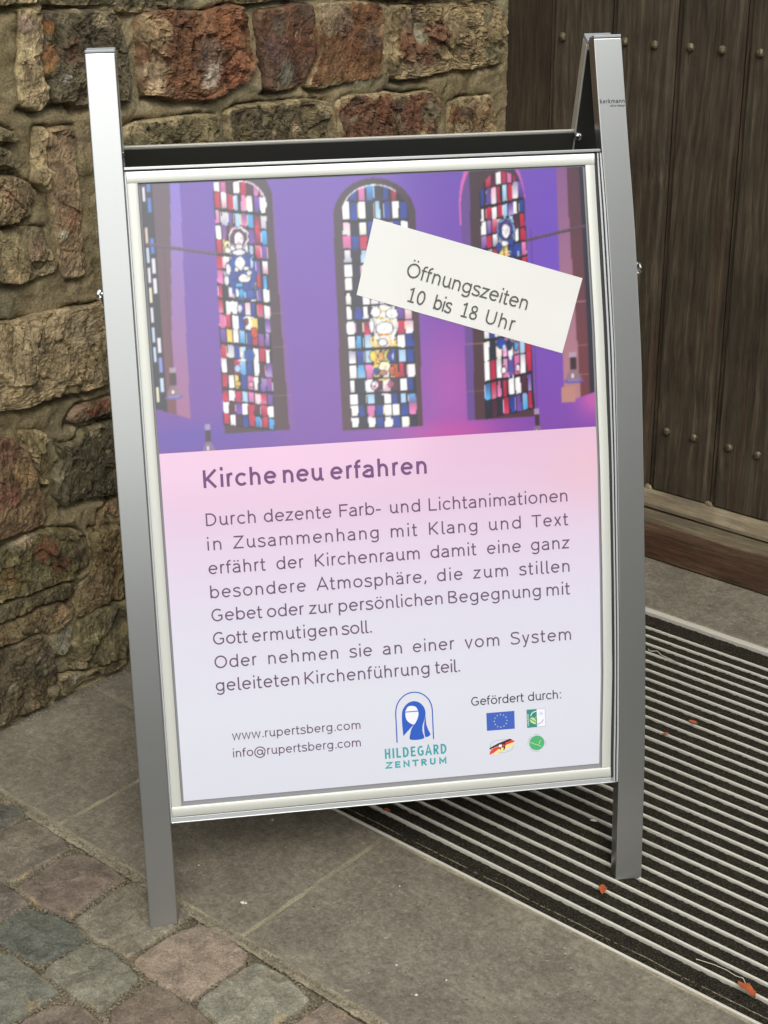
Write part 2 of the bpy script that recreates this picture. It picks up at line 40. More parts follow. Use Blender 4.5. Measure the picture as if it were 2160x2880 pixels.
FIGURES=[[-0.1716,0.7183,0.0184,0.0325,"24489c"],[-0.1733,0.7676,0.0138,0.0141,"f4e8ee"],[-0.1734,0.7663,0.0111,0.0114,"5a2c48"],[-0.173,0.7649,0.0068,0.0097,"f6eef0"],[-0.1737,0.7549,0.0049,0.004,"f6eef0"],[-0.1774,0.7665,0.0015,0.0008,"6a5468"],[-0.1697,0.7661,0.0015,0.0008,"6a5468"],[-0.1737,0.7609,0.0022,0.0009,"a07888"],[-0.1888,0.7589,0.0046,0.0051,"f4e4a0"],[-0.1882,0.7575,0.0019,0.0019,"24489c"],[-0.1886,0.7508,0.0041,0.0038,"f2f0f6"],[-0.1739,0.7475,0.009,0.0038,"fbf6fa"],[-0.1734,0.7333,0.0068,0.0094,"fdf8f4"],[-0.1656,0.7262,0.0041,0.0027,"f8e8dc"],[-0.1786,0.7254,0.003,0.0032,"f8ece0"],[-0.1685,0.7134,0.009,0.0057,"fbf6f4"],[-0.1619,0.7199,0.0038,0.0035,"f8f2f2"],[-0.1895,0.7259,0.0035,0.0078,"f2f0fa"],[-0.1925,0.7115,0.0037,0.0067,"f4f2fa"],[-0.1896,0.6962,0.0019,0.0084,"e8e4f4"],[-0.1573,0.7501,0.0033,0.007,"b8cce8"],[-0.1581,0.7326,0.0022,0.0081,"c8d8f0"],[-0.1765,0.705,0.0063,0.0027,"58b0e4"],[-0.1738,0.694,0.0038,0.0068,"3c9cdc"],[-0.1796,0.6943,0.0025,0.007,"f0f2fa"],[-0.1692,0.6911,0.0016,0.0062,"8cc4ec"],[-0.1622,0.6921,0.0055,0.006,"2a58b0"],[-0.1586,0.6838,0.0047,0.0018,"f4f0fa"],[-0.1771,0.6738,0.003,0.0062,"dcd8f0"],[-0.1669,0.6607,0.011,0.0016,"f8f0f4"],[-0.1633,0.6523,0.0011,0.0164,"f8ecd0"],[-0.1835,0.6472,0.0049,0.0016,"f8ecd8"],[-0.1599,0.6405,0.0047,0.0071,"d4401c"],[-0.1699,0.6561,0.003,0.0046,"7a3c20"],[-0.1788,0.6134,0.0019,0.0096,"f6e8ec"],[-0.1772,0.605,0.011,0.0016,"f8f0f4"],[-0.1685,0.6114,0.0063,0.0091,"2450a4"],[-0.1854,0.5945,0.0041,0.0055,"a4c4ee"],[-0.1853,0.5738,0.003,0.0039,"f4c840"],[-0.1685,0.5721,0.003,0.0039,"f4a8b8"],[0.0164,0.6427,0.0183,0.0263,"f0ece8"],[0.0046,0.6598,0.0067,0.0072,"fdf8f6"],[0.0269,0.6566,0.0087,0.0072,"fbf6f4"],[0.0137,0.6608,0.0039,0.0019,"e8c860"],[0.0098,0.6513,0.0056,0.0019,"d8b850"],[0.0161,0.6371,0.0115,0.0091,"fefcfa"],[-0.0016,0.6422,0.0031,0.011,"fbf6f4"],[0.0222,0.6476,0.007,0.0017,"f0d870"],[0.0136,0.629,0.0112,0.0014,"c07830"],[0.0124,0.6186,0.0062,0.005,"fbf8f6"],[-0.003,0.6208,0.0018,0.008,"f4c080"],[0.0026,0.6205,0.0017,0.0077,"fbf2e4"],[0.0216,0.6202,0.0025,0.0078,"f4d0a0"],[0.0261,0.6193,0.0014,0.0078,"fbf0e0"],[-0.0012,0.6006,0.0051,0.0078,"f4d450"],[0.0091,0.6,0.0034,0.0069,"f0a050"],[0.0161,0.6003,0.0028,0.0075,"f4d860"],[0.0216,0.5991,0.0037,0.0058,"1c3c9c"],[0.0255,0.5991,0.0014,0.0069,"f0f0fa"],[0.0136,0.5859,0.0087,0.0072,"f8ecc8"],[0.0012,0.5921,0.0022,0.0056,"f0b840"],[0.0018,0.5802,0.0037,0.0047,"1c48b0"],[0.0232,0.5797,0.0037,0.0067,"d06030"],[0.0104,0.5777,0.0056,0.0033,"c88058"],[0.0113,0.5683,0.0093,0.0018,"f6d860"],[0.0234,0.5716,0.0045,0.0015,"f6dc70"],[-0.001,0.5615,0.0051,0.0059,"f0e0ec"],[-0.0015,0.5599,0.0023,0.0025,"c04060"],[0.0209,0.5617,0.0045,0.0047,"b05878"],[0.0109,0.5595,0.0018,0.0061,"f4f0fa"],[0.0071,0.5537,0.0014,0.0014,"f4f0fa"],[0.0153,0.5539,0.0014,0.0014,"f4f0fa"],[0.0111,0.5482,0.0054,0.0017,"f4f0fa"],[0.1875,0.7606,0.0127,0.0156,"8cb0ec"],[0.1877,0.76,0.0104,0.013,"20307c"],[0.189,0.763,0.0072,0.0108,"4a3c8c"],[0.1874,0.7594,0.006,0.0101,"f6eef6"],[0.1847,0.7614,0.0012,0.001,"5a5488"],[0.19,0.7611,0.0012,0.001,"5a5488"],[0.1879,0.7546,0.001,0.0012,"b8a0c0"],[0.1876,0.748,0.0032,0.0012,"5a4470"],[0.1855,0.7427,0.005,0.0041,"f4ecf4"],[0.195,0.7447,0.0032,0.006,"2040a0"],[0.1895,0.7317,0.0072,0.0014,"f4d8b8"],[0.19,0.728,0.0055,0.0017,"e8c0a0"],[0.2027,0.7335,0.006,0.0096,"2040a0"],[0.204,0.7292,0.0017,0.0048,"d4dcf8"],[0.1779,0.7382,0.0042,0.006,"2848a8"],[0.1756,0.6088,0.0068,0.0074,"1c44a4"],[0.1798,0.6025,0.0023,0.0054,"c8e4f8"],[0.1868,0.6064,0.0043,0.0069,"1c2c50"],[0.1964,0.604,0.0028,0.0064,"3cb0ec"],[0.1882,0.5909,0.0025,0.0081,"f0f0fc"],[0.178,0.5718,0.0033,0.0052,"f4f0fa"],[0.1976,0.5738,0.003,0.0052,"f0ecf8"],[0.1882,0.5743,0.0023,0.0074,"3454a8"],[0.1852,0.5625,0.0016,0.0017,"fcfafc"],[0.1909,0.5631,0.0016,0.0017,"fcfafc"],[0.185,0.5569,0.0016,0.0017,"fcfafc"],[0.1907,0.5576,0.0016,0.0017,"fcfafc"]]


# ---------------------------------------------------------------- helpers
def desat(c, s): g = .3 * c[0] + .59 * c[1] + .11 * c[2]; return tuple(g + (x - g) * s for x in c)
def lin(h, k=1.0):
    if isinstance(h, str): h = [int(h[i:i + 2], 16) / 255 for i in (0, 2, 4)]
    return tuple(min(1.0, k * (c / 12.92 if c < 0.04045 else ((c + 0.055) / 1.055) ** 2.4)) for c in h)

def link(o, parent=None):
    COL.objects.link(o)
    if parent is not None: o.parent = parent
    return o

def world_loc(o):
    l = Vector(o.location)
    while o.parent: o = o.parent; l += Vector(o.location)
    return l

def thing(name, label, cat, loc=(0, 0, 0), group=None, kind=None):
    o = bpy.data.objects.new(name, None); o.empty_display_size = 0.1; COL.objects.link(o); o.location = loc
    tag(o, label, cat, group, kind); return o

def tag(o, label=None, cat=None, group=None, kind=None):
    if label: o['label'] = label
    if cat: o['category'] = cat
    if group: o['group'] = group
    if kind: o['kind'] = kind
    return o

def obj(name, verts, faces, mat, parent=None, smooth=False, tint=None, tag_label=None, origin='c'):
    """one mesh object; verts in world coordinates, origin at the piece, parents only translate"""
    V = np.asarray(verts, dtype=np.float64)
    c = np.array([V[:, 0].mean(), V[:, 1].mean(), V[:, 2].min() if origin == 'b' else V[:, 2].mean()])
    me = bpy.data.meshes.new(name)
    L = V - c
    if isinstance(faces, np.ndarray):
        n = len(faces); k = faces.shape[1]
        me.vertices.add(len(L)); me.vertices.foreach_set('co', L.astype(np.float32).ravel())
        me.loops.add(n * k); me.loops.foreach_set('vertex_index', faces.astype(np.int32).ravel())
        me.polygons.add(n); me.polygons.foreach_set('loop_start', np.arange(0, n * k, k, dtype=np.int32))
        me.update(calc_edges=True)
    else:
        me.from_pydata([tuple(v) for v in L], [], [tuple(f) for f in faces]); me.update()
    if smooth: me.polygons.foreach_set('use_smooth', [True] * len(me.polygons))
    if tint is not None:
        a = me.color_attributes.new('tint', 'FLOAT_COLOR', 'POINT')
        t = np.asarray(tint, dtype=np.float32)
        if t.shape[1] == 3: t = np.concatenate([t, np.ones((len(t), 1), np.float32)], 1)
        a.data.foreach_set('color', t.ravel())
    if mat: me.materials.append(mat)
    o = bpy.data.objects.new(name, me)
    link(o, parent)
    o.location = Vector(c) - (world_loc(parent) if parent else Vector((0, 0, 0)))
    if tag_label: o['label'] = tag_label
    return o

def bm_obj(name, bm, mat, parent=None, smooth=False, **k):
    bm.verts.index_update()
    V = [tuple(v.co) for v in bm.verts]; F = [[v.index for v in f.verts] for f in bm.faces]
    o = obj(name, V, F, mat, parent, smooth, **k); bm.free(); return o

def box_bm(P, a0, a1, b0, b1, c0, c1, bev=0.0, seg=2, bm=None, cuts=0):
    """bevelled box between local limits, mapped by P(a,b,c) to the world"""
    t = bmesh.new()
    vs = [t.verts.new((a, b, c)) for a in (a0, a1) for b in (b0, b1) for c in (c0, c1)]
    for f in ((0, 1, 3, 2), (4, 6, 7, 5), (0, 4, 5, 1), (2, 3, 7, 6), (0, 2, 6, 4), (1, 5, 7, 3)): t.faces.new([vs[i] for i in f])
    bmesh.ops.recalc_face_normals(t, faces=t.faces)
    if bev > 0: bmesh.ops.bevel(t, geom=list(t.edges), offset=bev, segments=seg, affect='EDGES', profile=0.5)
    if cuts:
        for k in range(1, cuts):
            bmesh.ops.bisect_plane(t, geom=list(t.verts) + list(t.edges) + list(t.faces), plane_co=(0, b0 + (b1 - b0) * k / cuts, 0), plane_no=(0, 1, 0))
    for v in t.verts: v.co = Vector(P(*v.co))
    if bm is None: return t
    t.verts.index_update(); m = {}
    for v in t.verts: m[v.index] = bm.verts.new(v.co)
    for f in t.faces: bm.faces.new([m[v.index] for v in f.verts])
    t.free(); return bm

IDP = lambda a, b, c: (a, b, c)

class NM:
    def __init__(s, name):
        s.m = bpy.data.materials.new(name); s.m.use_nodes = True; s.t = s.m.node_tree; s.N = s.t.nodes; s.b = s.N['Principled BSDF']
    def n(s, ty, ins=None, **kw):
        x = s.N.new('ShaderNode' + ty)
        for k, v in kw.items(): setattr(x, k, v)
        for k, v in (ins or {}).items():
            if hasattr(v, 'bl_idname') or isinstance(v, bpy.types.NodeSocket): s.t.links.new(v, x.inputs[k])
            else: x.inputs[k].default_value = v
        return x
    def l(s, a, b): s.t.links.new(a, b)
    def noise(s, co, scale, detail=6, rough=.6, dist=0.0): return s.n('TexNoise', {'Vector': co, 'Scale': scale, 'Detail': detail, 'Roughness': rough, 'Distortion': dist}).outputs['Fac']
    def ramp(s, fac, stops):
        r = s.n('ValToRGB', {'Fac': fac}); e = r.color_ramp.elements
        while len(e) < len(stops): e.new(.5)
        for i, (p, c) in enumerate(stops): e[i].position = p; e[i].color = (c if isinstance(c, tuple) else (c, c, c)) + (1,) if not (isinstance(c, tuple) and len(c) == 4) else c
        return r.outputs['Color']
    def mix(s, fac, a, b, mode='MIX'):
        x = s.N.new('ShaderNodeMix'); x.data_type = 'RGBA'; x.blend_type = mode
        for k, v in ((0, fac), (6, a), (7, b)):
            if isinstance(v, bpy.types.NodeSocket): s.t.links.new(v, x.inputs[k])
            elif isinstance(v, tuple): x.inputs[k].default_value = v if len(v) == 4 else v + (1,)
            else: x.inputs[k].default_value = v
        return x.outputs[2]
    def bump(s, h, strength, dist, prev=None):
        x = s.n('Bump', {'Height': h, 'Strength': strength, 'Distance': dist})
        if prev is not None: s.l(prev, x.inputs['Normal'])
        return x.outputs[0]
    def set(s, **k):
        for a, v in k.items():
            a = a.replace('_', ' ')
            if isinstance(v, bpy.types.NodeSocket): s.l(v, s.b.inputs[a])
            else: s.b.inputs[a].default_value = (v + (1,)) if isinstance(v, tuple) and len(v) == 3 and s.b.inputs[a].type == 'RGBA' else v
        return s.m
def obco(m, world=False):
    return m.n('NewGeometry').outputs['Position'] if world else m.n('TexCoord').outputs['Object']

# ---------------------------------------------------------------- materials
def rock_material(name, bump=1.0, contrast=.68, rough=.82, spec=.3):
    m = NM(name); p = obco(m, True)
    col = m.n('Attribute', attribute_name='tint', attribute_type='GEOMETRY').outputs['Color']
    n1 = m.noise(p, 38, 8, .68, .6); n2 = m.noise(p, 230, 5, .7); n3 = m.noise(p, 11, 4, .6)
    a = m.ramp(n1, [(.30, 1 - contrast), (.52, 1.0), (.74, 1 + contrast * 1.1)])
    c = m.mix(1.0, col, a, 'MULTIPLY')
    c = m.mix(1.0, c, m.ramp(n2, [(.3, .72), (.5, 1.0), (.72, 1.35)]), 'MULTIPLY')
    c = m.mix(1.0, c, m.ramp(m.noise(p, 430, 3, .75), [(.3, .70), (.5, 1.0), (.7, 1.38)]), 'MULTIPLY')
    fleck = m.ramp(m.noise(p, 120, 3, .6, .4), [(.66, 0.0), (.72, 1.0)])
    c = m.mix(m.n('Math', {0: fleck, 1: .35}, operation='MULTIPLY').outputs[0], c, (.36, .31, .23))
    v = m.n('TexVoronoi', {'Vector': p, 'Scale': 60.0, 'Randomness': 1.0}, feature='DISTANCE_TO_EDGE').outputs['Distance']
    b = m.bump(n3, .35 * bump, .012)
    b = m.bump(n1, .8 * bump, .006, b); b = m.bump(n2, 1.0 * bump, .0024, b)
    b = m.bump(m.ramp(v, [(0.0, 0.0), (.08, 1.0)]), .15 * bump, .001, b)
    return m.set(Base_Color=c, Roughness=rough, Normal=b, Specular_IOR_Level=spec)
M_rock = rock_material('rough_stone')
M_mortar = rock_material('lime_mortar', 1.2, .3, .92, .15)
M_cobble = rock_material('cobble_stone', .7, .42, .78, .3)

def slab_material():
    m = NM('paving_slab'); p = obco(m, True)
    n1 = m.noise(p, 3.2, 5, .6, .5); n2 = m.noise(p, 80, 6, .78); n3 = m.noise(p, 420, 3, .7); n4 = m.noise(p, 18, 6, .65, .8); n5 = m.noise(p, 190, 3, .7)
    c = m.ramp(n1, [(.3, lin('706a5d', 1.27)), (.5, lin('6b6558', 1.27)), (.7, lin('77715f', 1.27))])
    c = m.mix(.5, c, m.ramp(n4, [(.3, lin('5f594e', 1.27)), (.55, lin('6f695c', 1.27)), (.75, lin('857e6d', 1.27))]))
    c = m.mix(1.0, c, m.ramp(n2, [(.28, .58), (.5, 1.0), (.72, 1.5)]), 'MULTIPLY')
    c = m.mix(1.0, c, m.ramp(n5, [(.3, .78), (.5, 1.0), (.7, 1.22)]), 'MULTIPLY')
    c = m.mix(1.0, c, m.ramp(m.noise(p, 7.5, 5, .62, 1.2), [(.32, .80), (.5, 1.0), (.68, 1.18)]), 'MULTIPLY')
    spk = m.ramp(m.noise(p, 170, 2, .5), [(.665, 0.0), (.71, 1.0)])
    c = m.mix(m.n('Math', {0: spk, 1: .75}, operation='MULTIPLY').outputs[0], c, lin('a9a290', .9))
    pit = m.ramp(m.noise(p, 210, 2, .5, .5), [(.27, 1.0), (.33, 0.0)])
    c = m.mix(m.n('Math', {0: pit, 1: .8}, operation='MULTIPLY').outputs[0], c, (.025, .022, .018))
    b = m.bump(n4, .35, .004); b = m.bump(n2, .9, .0018, b); b = m.bump(n3, .5, .0006, b)
    return m.set(Base_Color=c, Roughness=m.ramp(n2, [(.3, .62), (.7, .82)]), Normal=b, Specular_IOR_Level=.35)
M_slab = slab_material()

def simple(name, col, rough=.5, metal=0.0, spec=.5, bump=None, **k):
    m = NM(name); b = None
    if bump: b = m.bump(m.noise(obco(m, True), bump[0], 4, .6), bump[1], bump[2])
    kw = dict(Base_Color=col, Roughness=rough, Metallic=metal, Specular_IOR_Level=spec); kw.update(k)
    if b: kw['Normal'] = b
    return m.set(**kw)

def alu_material(name, col, rough, metal=1.0):
    m = NM(name); p = obco(m, True)
    return m.set(Base_Color=col, Roughness=rough, Metallic=metal, Normal=m.bump(m.noise(p, 2.2, 2, .5), .12, .01))
M_alu = alu_material('anodised_aluminium', (.445, .458, .45), .28, .90)
M_alu_rear = alu_material('rear_aluminium', (.66, .65, .58), .45, .35)
M_rail = alu_material('snap_rail_aluminium', (.67, .68, .625), .42, .45)
M_channel = alu_material('grooved_aluminium', (.52, .545, .55), .42, .45)
M_bar = alu_material('mat_aluminium', (.74, .71, .61), .45, .25)
M_cap = simple('grey_plastic_cap', (.34, .36, .38), .28, 0, .5)
M_cap_top = simple('cap_recess_plastic', (.17, .18, .20), .35, 0, .5)
M_dark = simple('black_and_shade', (.030, .030, .027), .42, 0, .4)  # black parts, and the shade painted on the rear posts
M_backing = simple('grey_backing_board', (.235, .235, .25), .55, 0, .4)
M_steel = simple('polished_steel', (.75, .75, .74), .18, 1.0)
M_paper = simple('white_paper', lin('ecece8', .86), .45, 0, .5, bump=(14, .10, .003), Coat_Weight=.5, Coat_Roughness=.12)
M_note_ink = simple('grey_ink', lin('55554f'), .6)
M_ink = simple('purple_ink', lin('634a66'), .5)
M_title_ink = simple('plum_ink', lin('6e4878'), .5)
M_black_ink = simple('dark_ink', lin('3a3c44'), .5)
M_blue = simple('blue_ink', lin('2457b8'), .5)
M_teal = simple('teal_ink', lin('3c9aa0'), .5)
M_white_ink = simple('white_print', lin('e4e5ee'), .5)

def print_material(name):
    m = NM(name); p = obco(m, True)
    col = m.n('Attribute', attribute_name='tint', attribute_type='GEOMETRY').outputs['Color']
    b = m.bump(m.noise(p, 3.0, 3, .5), .10, .02); b = m.bump(m.noise(p, 40, 2, .5), .02, .001, b)
    return m.set(Base_Color=col, Roughness=.30, IOR=1.6, Specular_IOR_Level=.5, Normal=b, Coat_Weight=1.0, Coat_Roughness=.10, Coat_IOR=1.6)
M_print = print_material('printed_poster')

def wood_material(name, base, light, red, axis='Z', amount=1.0):
    m = NM(name); g = obco(m, True)
    rnd = m.n('ObjectInfo').outputs['Random']
    off = m.n('CombineXYZ', {0: m.n('Math', {0: rnd, 1: 9.0}, operation='MULTIPLY').outputs[0], 1: 0.0, 2: m.n('Math', {0: rnd, 1: 5.0}, operation='MULTIPLY').outputs[0]}).outputs[0]
    p = m.n('VectorMath', {0: g, 1: off}, operation='ADD').outputs[0]
    sc = (1, 1, .06) if axis == 'Z' else (.06, 1, 1)
    st = m.n('Mapping', {'Vector': p, 'Scale': sc}).outputs[0]
    warp = m.noise(m.n('Mapping', {'Vector': p, 'Scale': tuple(max(x, .25) for x in sc)}).outputs[0], 5, 3, .5)
    wv = m.n('CombineXYZ', {0: warp, 1: warp, 2: warp}).outputs[0]
    st2 = m.n('VectorMath', {0: st, 1: m.n('VectorMath', {0: wv, 1: (.07, .07, .07) if axis == 'Z' else (.0, .07, .07)}, operation='MULTIPLY').outputs[0]}, operation='ADD').outputs[0]
    f1 = m.noise(st2, 95, 6, .62); f2 = m.noise(st2, 320, 4, .7); f3 = m.noise(p, 7, 4, .6, .5)
    c = m.ramp(f1, [(.28, base[0]), (.52, base[1]), (.78, light)])
    c = m.mix(m.ramp(m.noise(st2, 22, 4, .6), [(.58, 0.0), (.72, .5)]), c, red)
    c = m.mix(1.0, c, m.ramp(f3, [(.3, .72), (.7, 1.28)]), 'MULTIPLY')
    c = m.mix(1.0, c, m.ramp(f2, [(.3, .72), (.5, 1.0), (.7, 1.35)]), 'MULTIPLY')
    b = m.bump(f1, .7, .003 * amount); b = m.bump(f2, .8, .0012 * amount, b)
    return m.set(Base_Color=c, Roughness=m.ramp(f1, [(.3, .78), (.7, .55)]), Normal=b, Specular_IOR_Level=.35)
M_plank = wood_material('weathered_oak', (lin('2c261e', 1.12), lin('433b2e', 1.12)), lin('605746', 1.12), lin('452f22', 1.12))
M_jamb = wood_material('door_frame_oak', (lin('302820', 1.15), lin('3b3226', 1.15)), lin('4d4232', 1.15), lin('38291e', .95), amount=.5)
M_beam = wood_material('threshold_oak', (lin('3a2a1e', 1.1), lin('4c382a', 1.1)), lin('66503c', 1.1), lin('5c2a14', 1.2), axis='X')
M_beamtop = wood_material('worn_oak_tread', (lin('504838', 1.2), lin('655b49', 1.2)), lin('80755f', 1.2), lin('5a4630', 1.1), axis='X')
M_ledge = wood_material('pale_oak_ledge', (lin('665c4a', 1.2), lin('776c57', 1.2)), lin('8e826b', 1.2), lin('6b5e49', 1.2), axis='X', amount=.5)
def nail_mat():
    m = NM('worn_iron'); p = obco(m, True)
    c = m.ramp(m.noise(p, 180, 5, .7), [(.35, lin('3a3224')), (.55, lin('6a604a')), (.75, lin('8c8064'))])
    return m.set(Base_Color=c, Roughness=.5, Metallic=.35, Normal=m.bump(m.noise(p, 260, 4, .6), .6, .001))
M_nail = nail_mat()
def carpet_mat():
    m = NM('ribbed_carpet'); p = obco(m, True)
    n = m.noise(p, 380, 4, .8); k = m.noise(p, 900, 2, .7); q = m.noise(p, 60, 3, .6)
    c = m.ramp(n, [(.34, lin('14120d')), (.5, lin('2d2a22')), (.60, lin('4a453a')), (.72, lin('857f70'))])
    c = m.mix(1.0, c, m.ramp(q, [(.3, .8), (.7, 1.25)]), 'MULTIPLY')
    b = m.bump(n, 1.0, .003); b = m.bump(k, .8, .001, b)
    return m.set(Base_Color=c, Roughness=.95, Normal=b, Specular_IOR_Level=.1)
M_carpet = carpet_mat()
M_rubber = simple('dark_edging', lin('2c3030'), .8, bump=(300, .6, .001))
def sand_mat(name, a, b_, c_):
    m = NM(name); p = obco(m, True)
    n = m.noise(p, 260, 5, .75); q = m.noise(p, 22, 5, .6)
    c = m.ramp(n, [(.3, lin(a)), (.52, lin(b_)), (.72, lin(c_))])
    c = m.mix(1.0, c, m.ramp(q, [(.3, .65), (.7, 1.25)]), 'MULTIPLY')
    return m.set(Base_Color=c, Roughness=.95, Normal=m.bump(n, 1.0, .003), Specular_IOR_Level=.1)
M_sand = sand_mat('joint_sand', '453f33', '7c735e', 'b8ae94')
M_ground = sand_mat('far_paving', '3a3834', '4a4741', '5c584f')
M_joint = sand_mat('slab_mortar', '8a826c', 'a39a82', 'bbb29a')
M_grit = sand_mat('grit', '5a5344', '8c8470', 'c4bba6')
M_leaf = simple('orange_leaf', lin('a8562c'), .75, bump=(200, .5, .001))
M_fluff = simple('pale_litter', lin('cfc9b8'), .9)

# ---------------------------------------------------------------- rubble geometry
def resample(poly, n, cut=.2):
    P = np.array(poly); Q = np.vstack([P, P[:1]])
    # slight corner rounding
    for _ in range(1):
        R_ = []
        for i in range(len(Q) - 1):
            R_.append(Q[i] * (1 - cut) + Q[i + 1] * cut); R_.append(Q[i] * cut + Q[i + 1] * (1 - cut))
        Q = np.array(R_ + [R_[0]])
    d = np.r_[0, np.cumsum(np.linalg.norm(np.diff(Q, axis=0), axis=1))]
    t = np.linspace(0, d[-1], n, endpoint=False)
    return np.stack([np.interp(t, d, Q[:, 0]), np.interp(t, d, Q[:, 1])], 1)

def centroid(P):
    x, y = P[:, 0], P[:, 1]; x1, y1 = np.roll(x, -1), np.roll(y, -1)
    a = (x * y1 - x1 * y); A = a.sum() / 2
    return np.array([((x + x1) * a).sum() / (6 * A), ((y + y1) * a).sum() / (6 * A)]), abs(A)

def fbm(x, y, z, H=.9, o=5): return noise.fractal(Vector((x, y, z)), H, 2.0, o)

def rock_height(a, b, seed, rough):
    """chipped, fractured relief in metres at wall position (a, b)"""
    s = seed * 3.17
    n0 = noise.noise(Vector((a * 24, b * 24, s)))
    wx = a + .009 * n0; wy = b + .009 * noise.noise(Vector((a * 24, b * 24, s + 9)))
    d, pt = noise.voronoi(Vector((wx * 15, wy * 11, s)))
    c = pt[0]; k = [noise.noise(Vector((c.x * 3.3 + q, c.y * 9.7, 7 + s))) for q in (0, 5, 11)]
    h = .0050 * k[0] * rough + k[1] * .20 * rough * (wx - c.x / 15) + k[2] * .22 * rough * (wy - c.y / 11)
    d, pt = noise.voronoi(Vector((wx * 60, wy * 30, s + 5)))
    c = pt[0]; k = [noise.noise(Vector((c.x * 3.3 + q, c.y * 9.7, 7 + s))) for q in (0, 5)]
    h += rough * (.0028 * k[0] + k[1] * .30 * (wx - c.x / 60))
    d, pt = noise.voronoi(Vector((wx * 34, wy * 19, s + 2)))
    c = pt[0]; k = [noise.noise(Vector((c.x * 4.3 + q, c.y * 7.7, 2 + s))) for q in (0, 5, 9)]
    h += rough * (.0030 * k[0] + k[1] * .34 * (wx - c.x / 34) + k[2] * .25 * (wy - c.y / 19))
    h += rough * .0024 * fbm(a * 55, b * 26, s) - rough * .0030 * max(0, 1 - abs(noise.noise(Vector((a * 20 + b * 5, b * 9, s)))) / .06)
    h += .0014 * (.4 + rough) * fbm(a * 190, b * 130, s)
    return h

WARM = np.array([1.0, 1.0, .95]); WARMF = np.array([1.08, 1.0, .86])
def make_rock(name, poly, main, sec, smear, prot, rough, patches, seed, base, place, mat, parent, N=138, RG=36, K=1.0, flat=False):
    """poly in 2-D metres; place(a, b, h) -> world; base = height of the outline"""
    B = resample(poly, N, .09 if flat else .2); c, A = centroid(B)
    size = math.sqrt(A)
    rs = 1 - (1 - np.linspace(0, 1, RG)) ** 1.0
    rs = np.concatenate([np.linspace(0, .86, RG - 8)[1:], np.linspace(.885, .985, 5), [1.0, 1.012, 1.015]])
    DS = .42 if flat else .95
    cm, cs, cmo = np.array(desat(lin(main, K), DS)), np.array(desat(lin(sec, K), DS)), np.array(lin('8a7d60', K))
    V = []; T = []
    jit = np.array([.0030 * noise.noise(Vector((p[0] * 60, p[1] * 60, seed))) + .0035 * noise.noise(Vector((p[0] * 18, p[1] * 18, seed))) for p in B])
    dirs = B - c; ln = np.linalg.norm(dirs, axis=1, keepdims=True); Bj = B + dirs / ln * jit[:, None]
    def sample(a, b, r, edge):
        e = max(0.0, 1 - edge / (.0048 if not flat else .006))         # 1 at the outline
        prof = math.sqrt(max(0.0, 1 - e ** 2.2))
        h = base + prot * prof * (0.86 + .14 * (1 - r * r))
        h += rock_height(a, b, seed, rough) * (.25 + .75 * prof) * (1 if not flat else .30)
        if r > 1.0: h = base - (.012 if r < 1.014 else .03)
        t = .5 + .9 * fbm(a * 16, b * 16, seed + 2.2, 1.0, 4)
        col = cm * (1 - min(1, max(0, t))) + cs * min(1, max(0, t))
        for (pa, pb, pr, pc) in patches:
            dd = math.hypot(a - pa, b - pb) / pr + .55 * noise.noise(Vector((a * 45, b * 45, seed + 4)))
            k = .8 * min(1, max(0, (1.1 - dd) * 2.0)); col = col * (1 - k) + np.array(desat(lin(pc, K), .82)) * k
        sm = smear * (2.4 * max(0, 1 - edge / .022) + .35) + (.30 + 1.3 * smear) * fbm(a * 26, b * 26, seed + 8, 1.0, 4) - (.22 + .6 * smear)
        k = min(1, max(0, sm * 2.2)) if smear > 0 else 0
        k *= .85; col = col * (1 - k) + cmo * k
        if not flat: col = col * .90 + cmo * .10
        return h, col * (WARM if not flat else WARMF)
    h, col = sample(c[0], c[1], 0, size); V.append(place(c[0], c[1], h)); T.append(col)
    for r in rs:
        for i in range(N):
            q = c + (Bj[i] - c) * r
            edge = (1 - min(1, r)) * float(ln[i][0])
            h, col = sample(q[0], q[1], r, edge); V.append(place(q[0], q[1], h)); T.append(col)
    F = [(0, 1 + i, 1 + (i + 1) % N) for i in range(N)]
    for k in range(len(rs) - 1):
        o0, o1 = 1 + k * N, 1 + (k + 1) * N
        for i in range(N):
            j = (i + 1) % N; F.append((o0 + i, o1 + i, o1 + j, o0 + j))
    return obj(name, V, F, mat, parent, smooth=flat, tint=np.clip(np.array(T), 0, 1))

WX = -2.02
wallP = lambda a, b, h: (WX + h, a, b)
wall_t = thing('stone_wall', 'rubble wall of rough reddish brown sandstone blocks in pale mortar, left of the oak door', 'wall', (WX - .2, 1.4, 0))
KW = 1.68
alls = []
for i, (main, sec, smear, prot, rough, poly, patches) in enumerate(STONES):
    if max(q[0] for q in poly) > 2.6: prot = .022; poly = [(min(q[0], 2.672), q[1]) for q in poly]
    make_rock('stone', poly, main, sec, smear, max(.021, prot * .82), rough, patches, i + 1, -.004, wallP, M_rock, wall_t, K=KW)
    alls.append(np.array(poly))
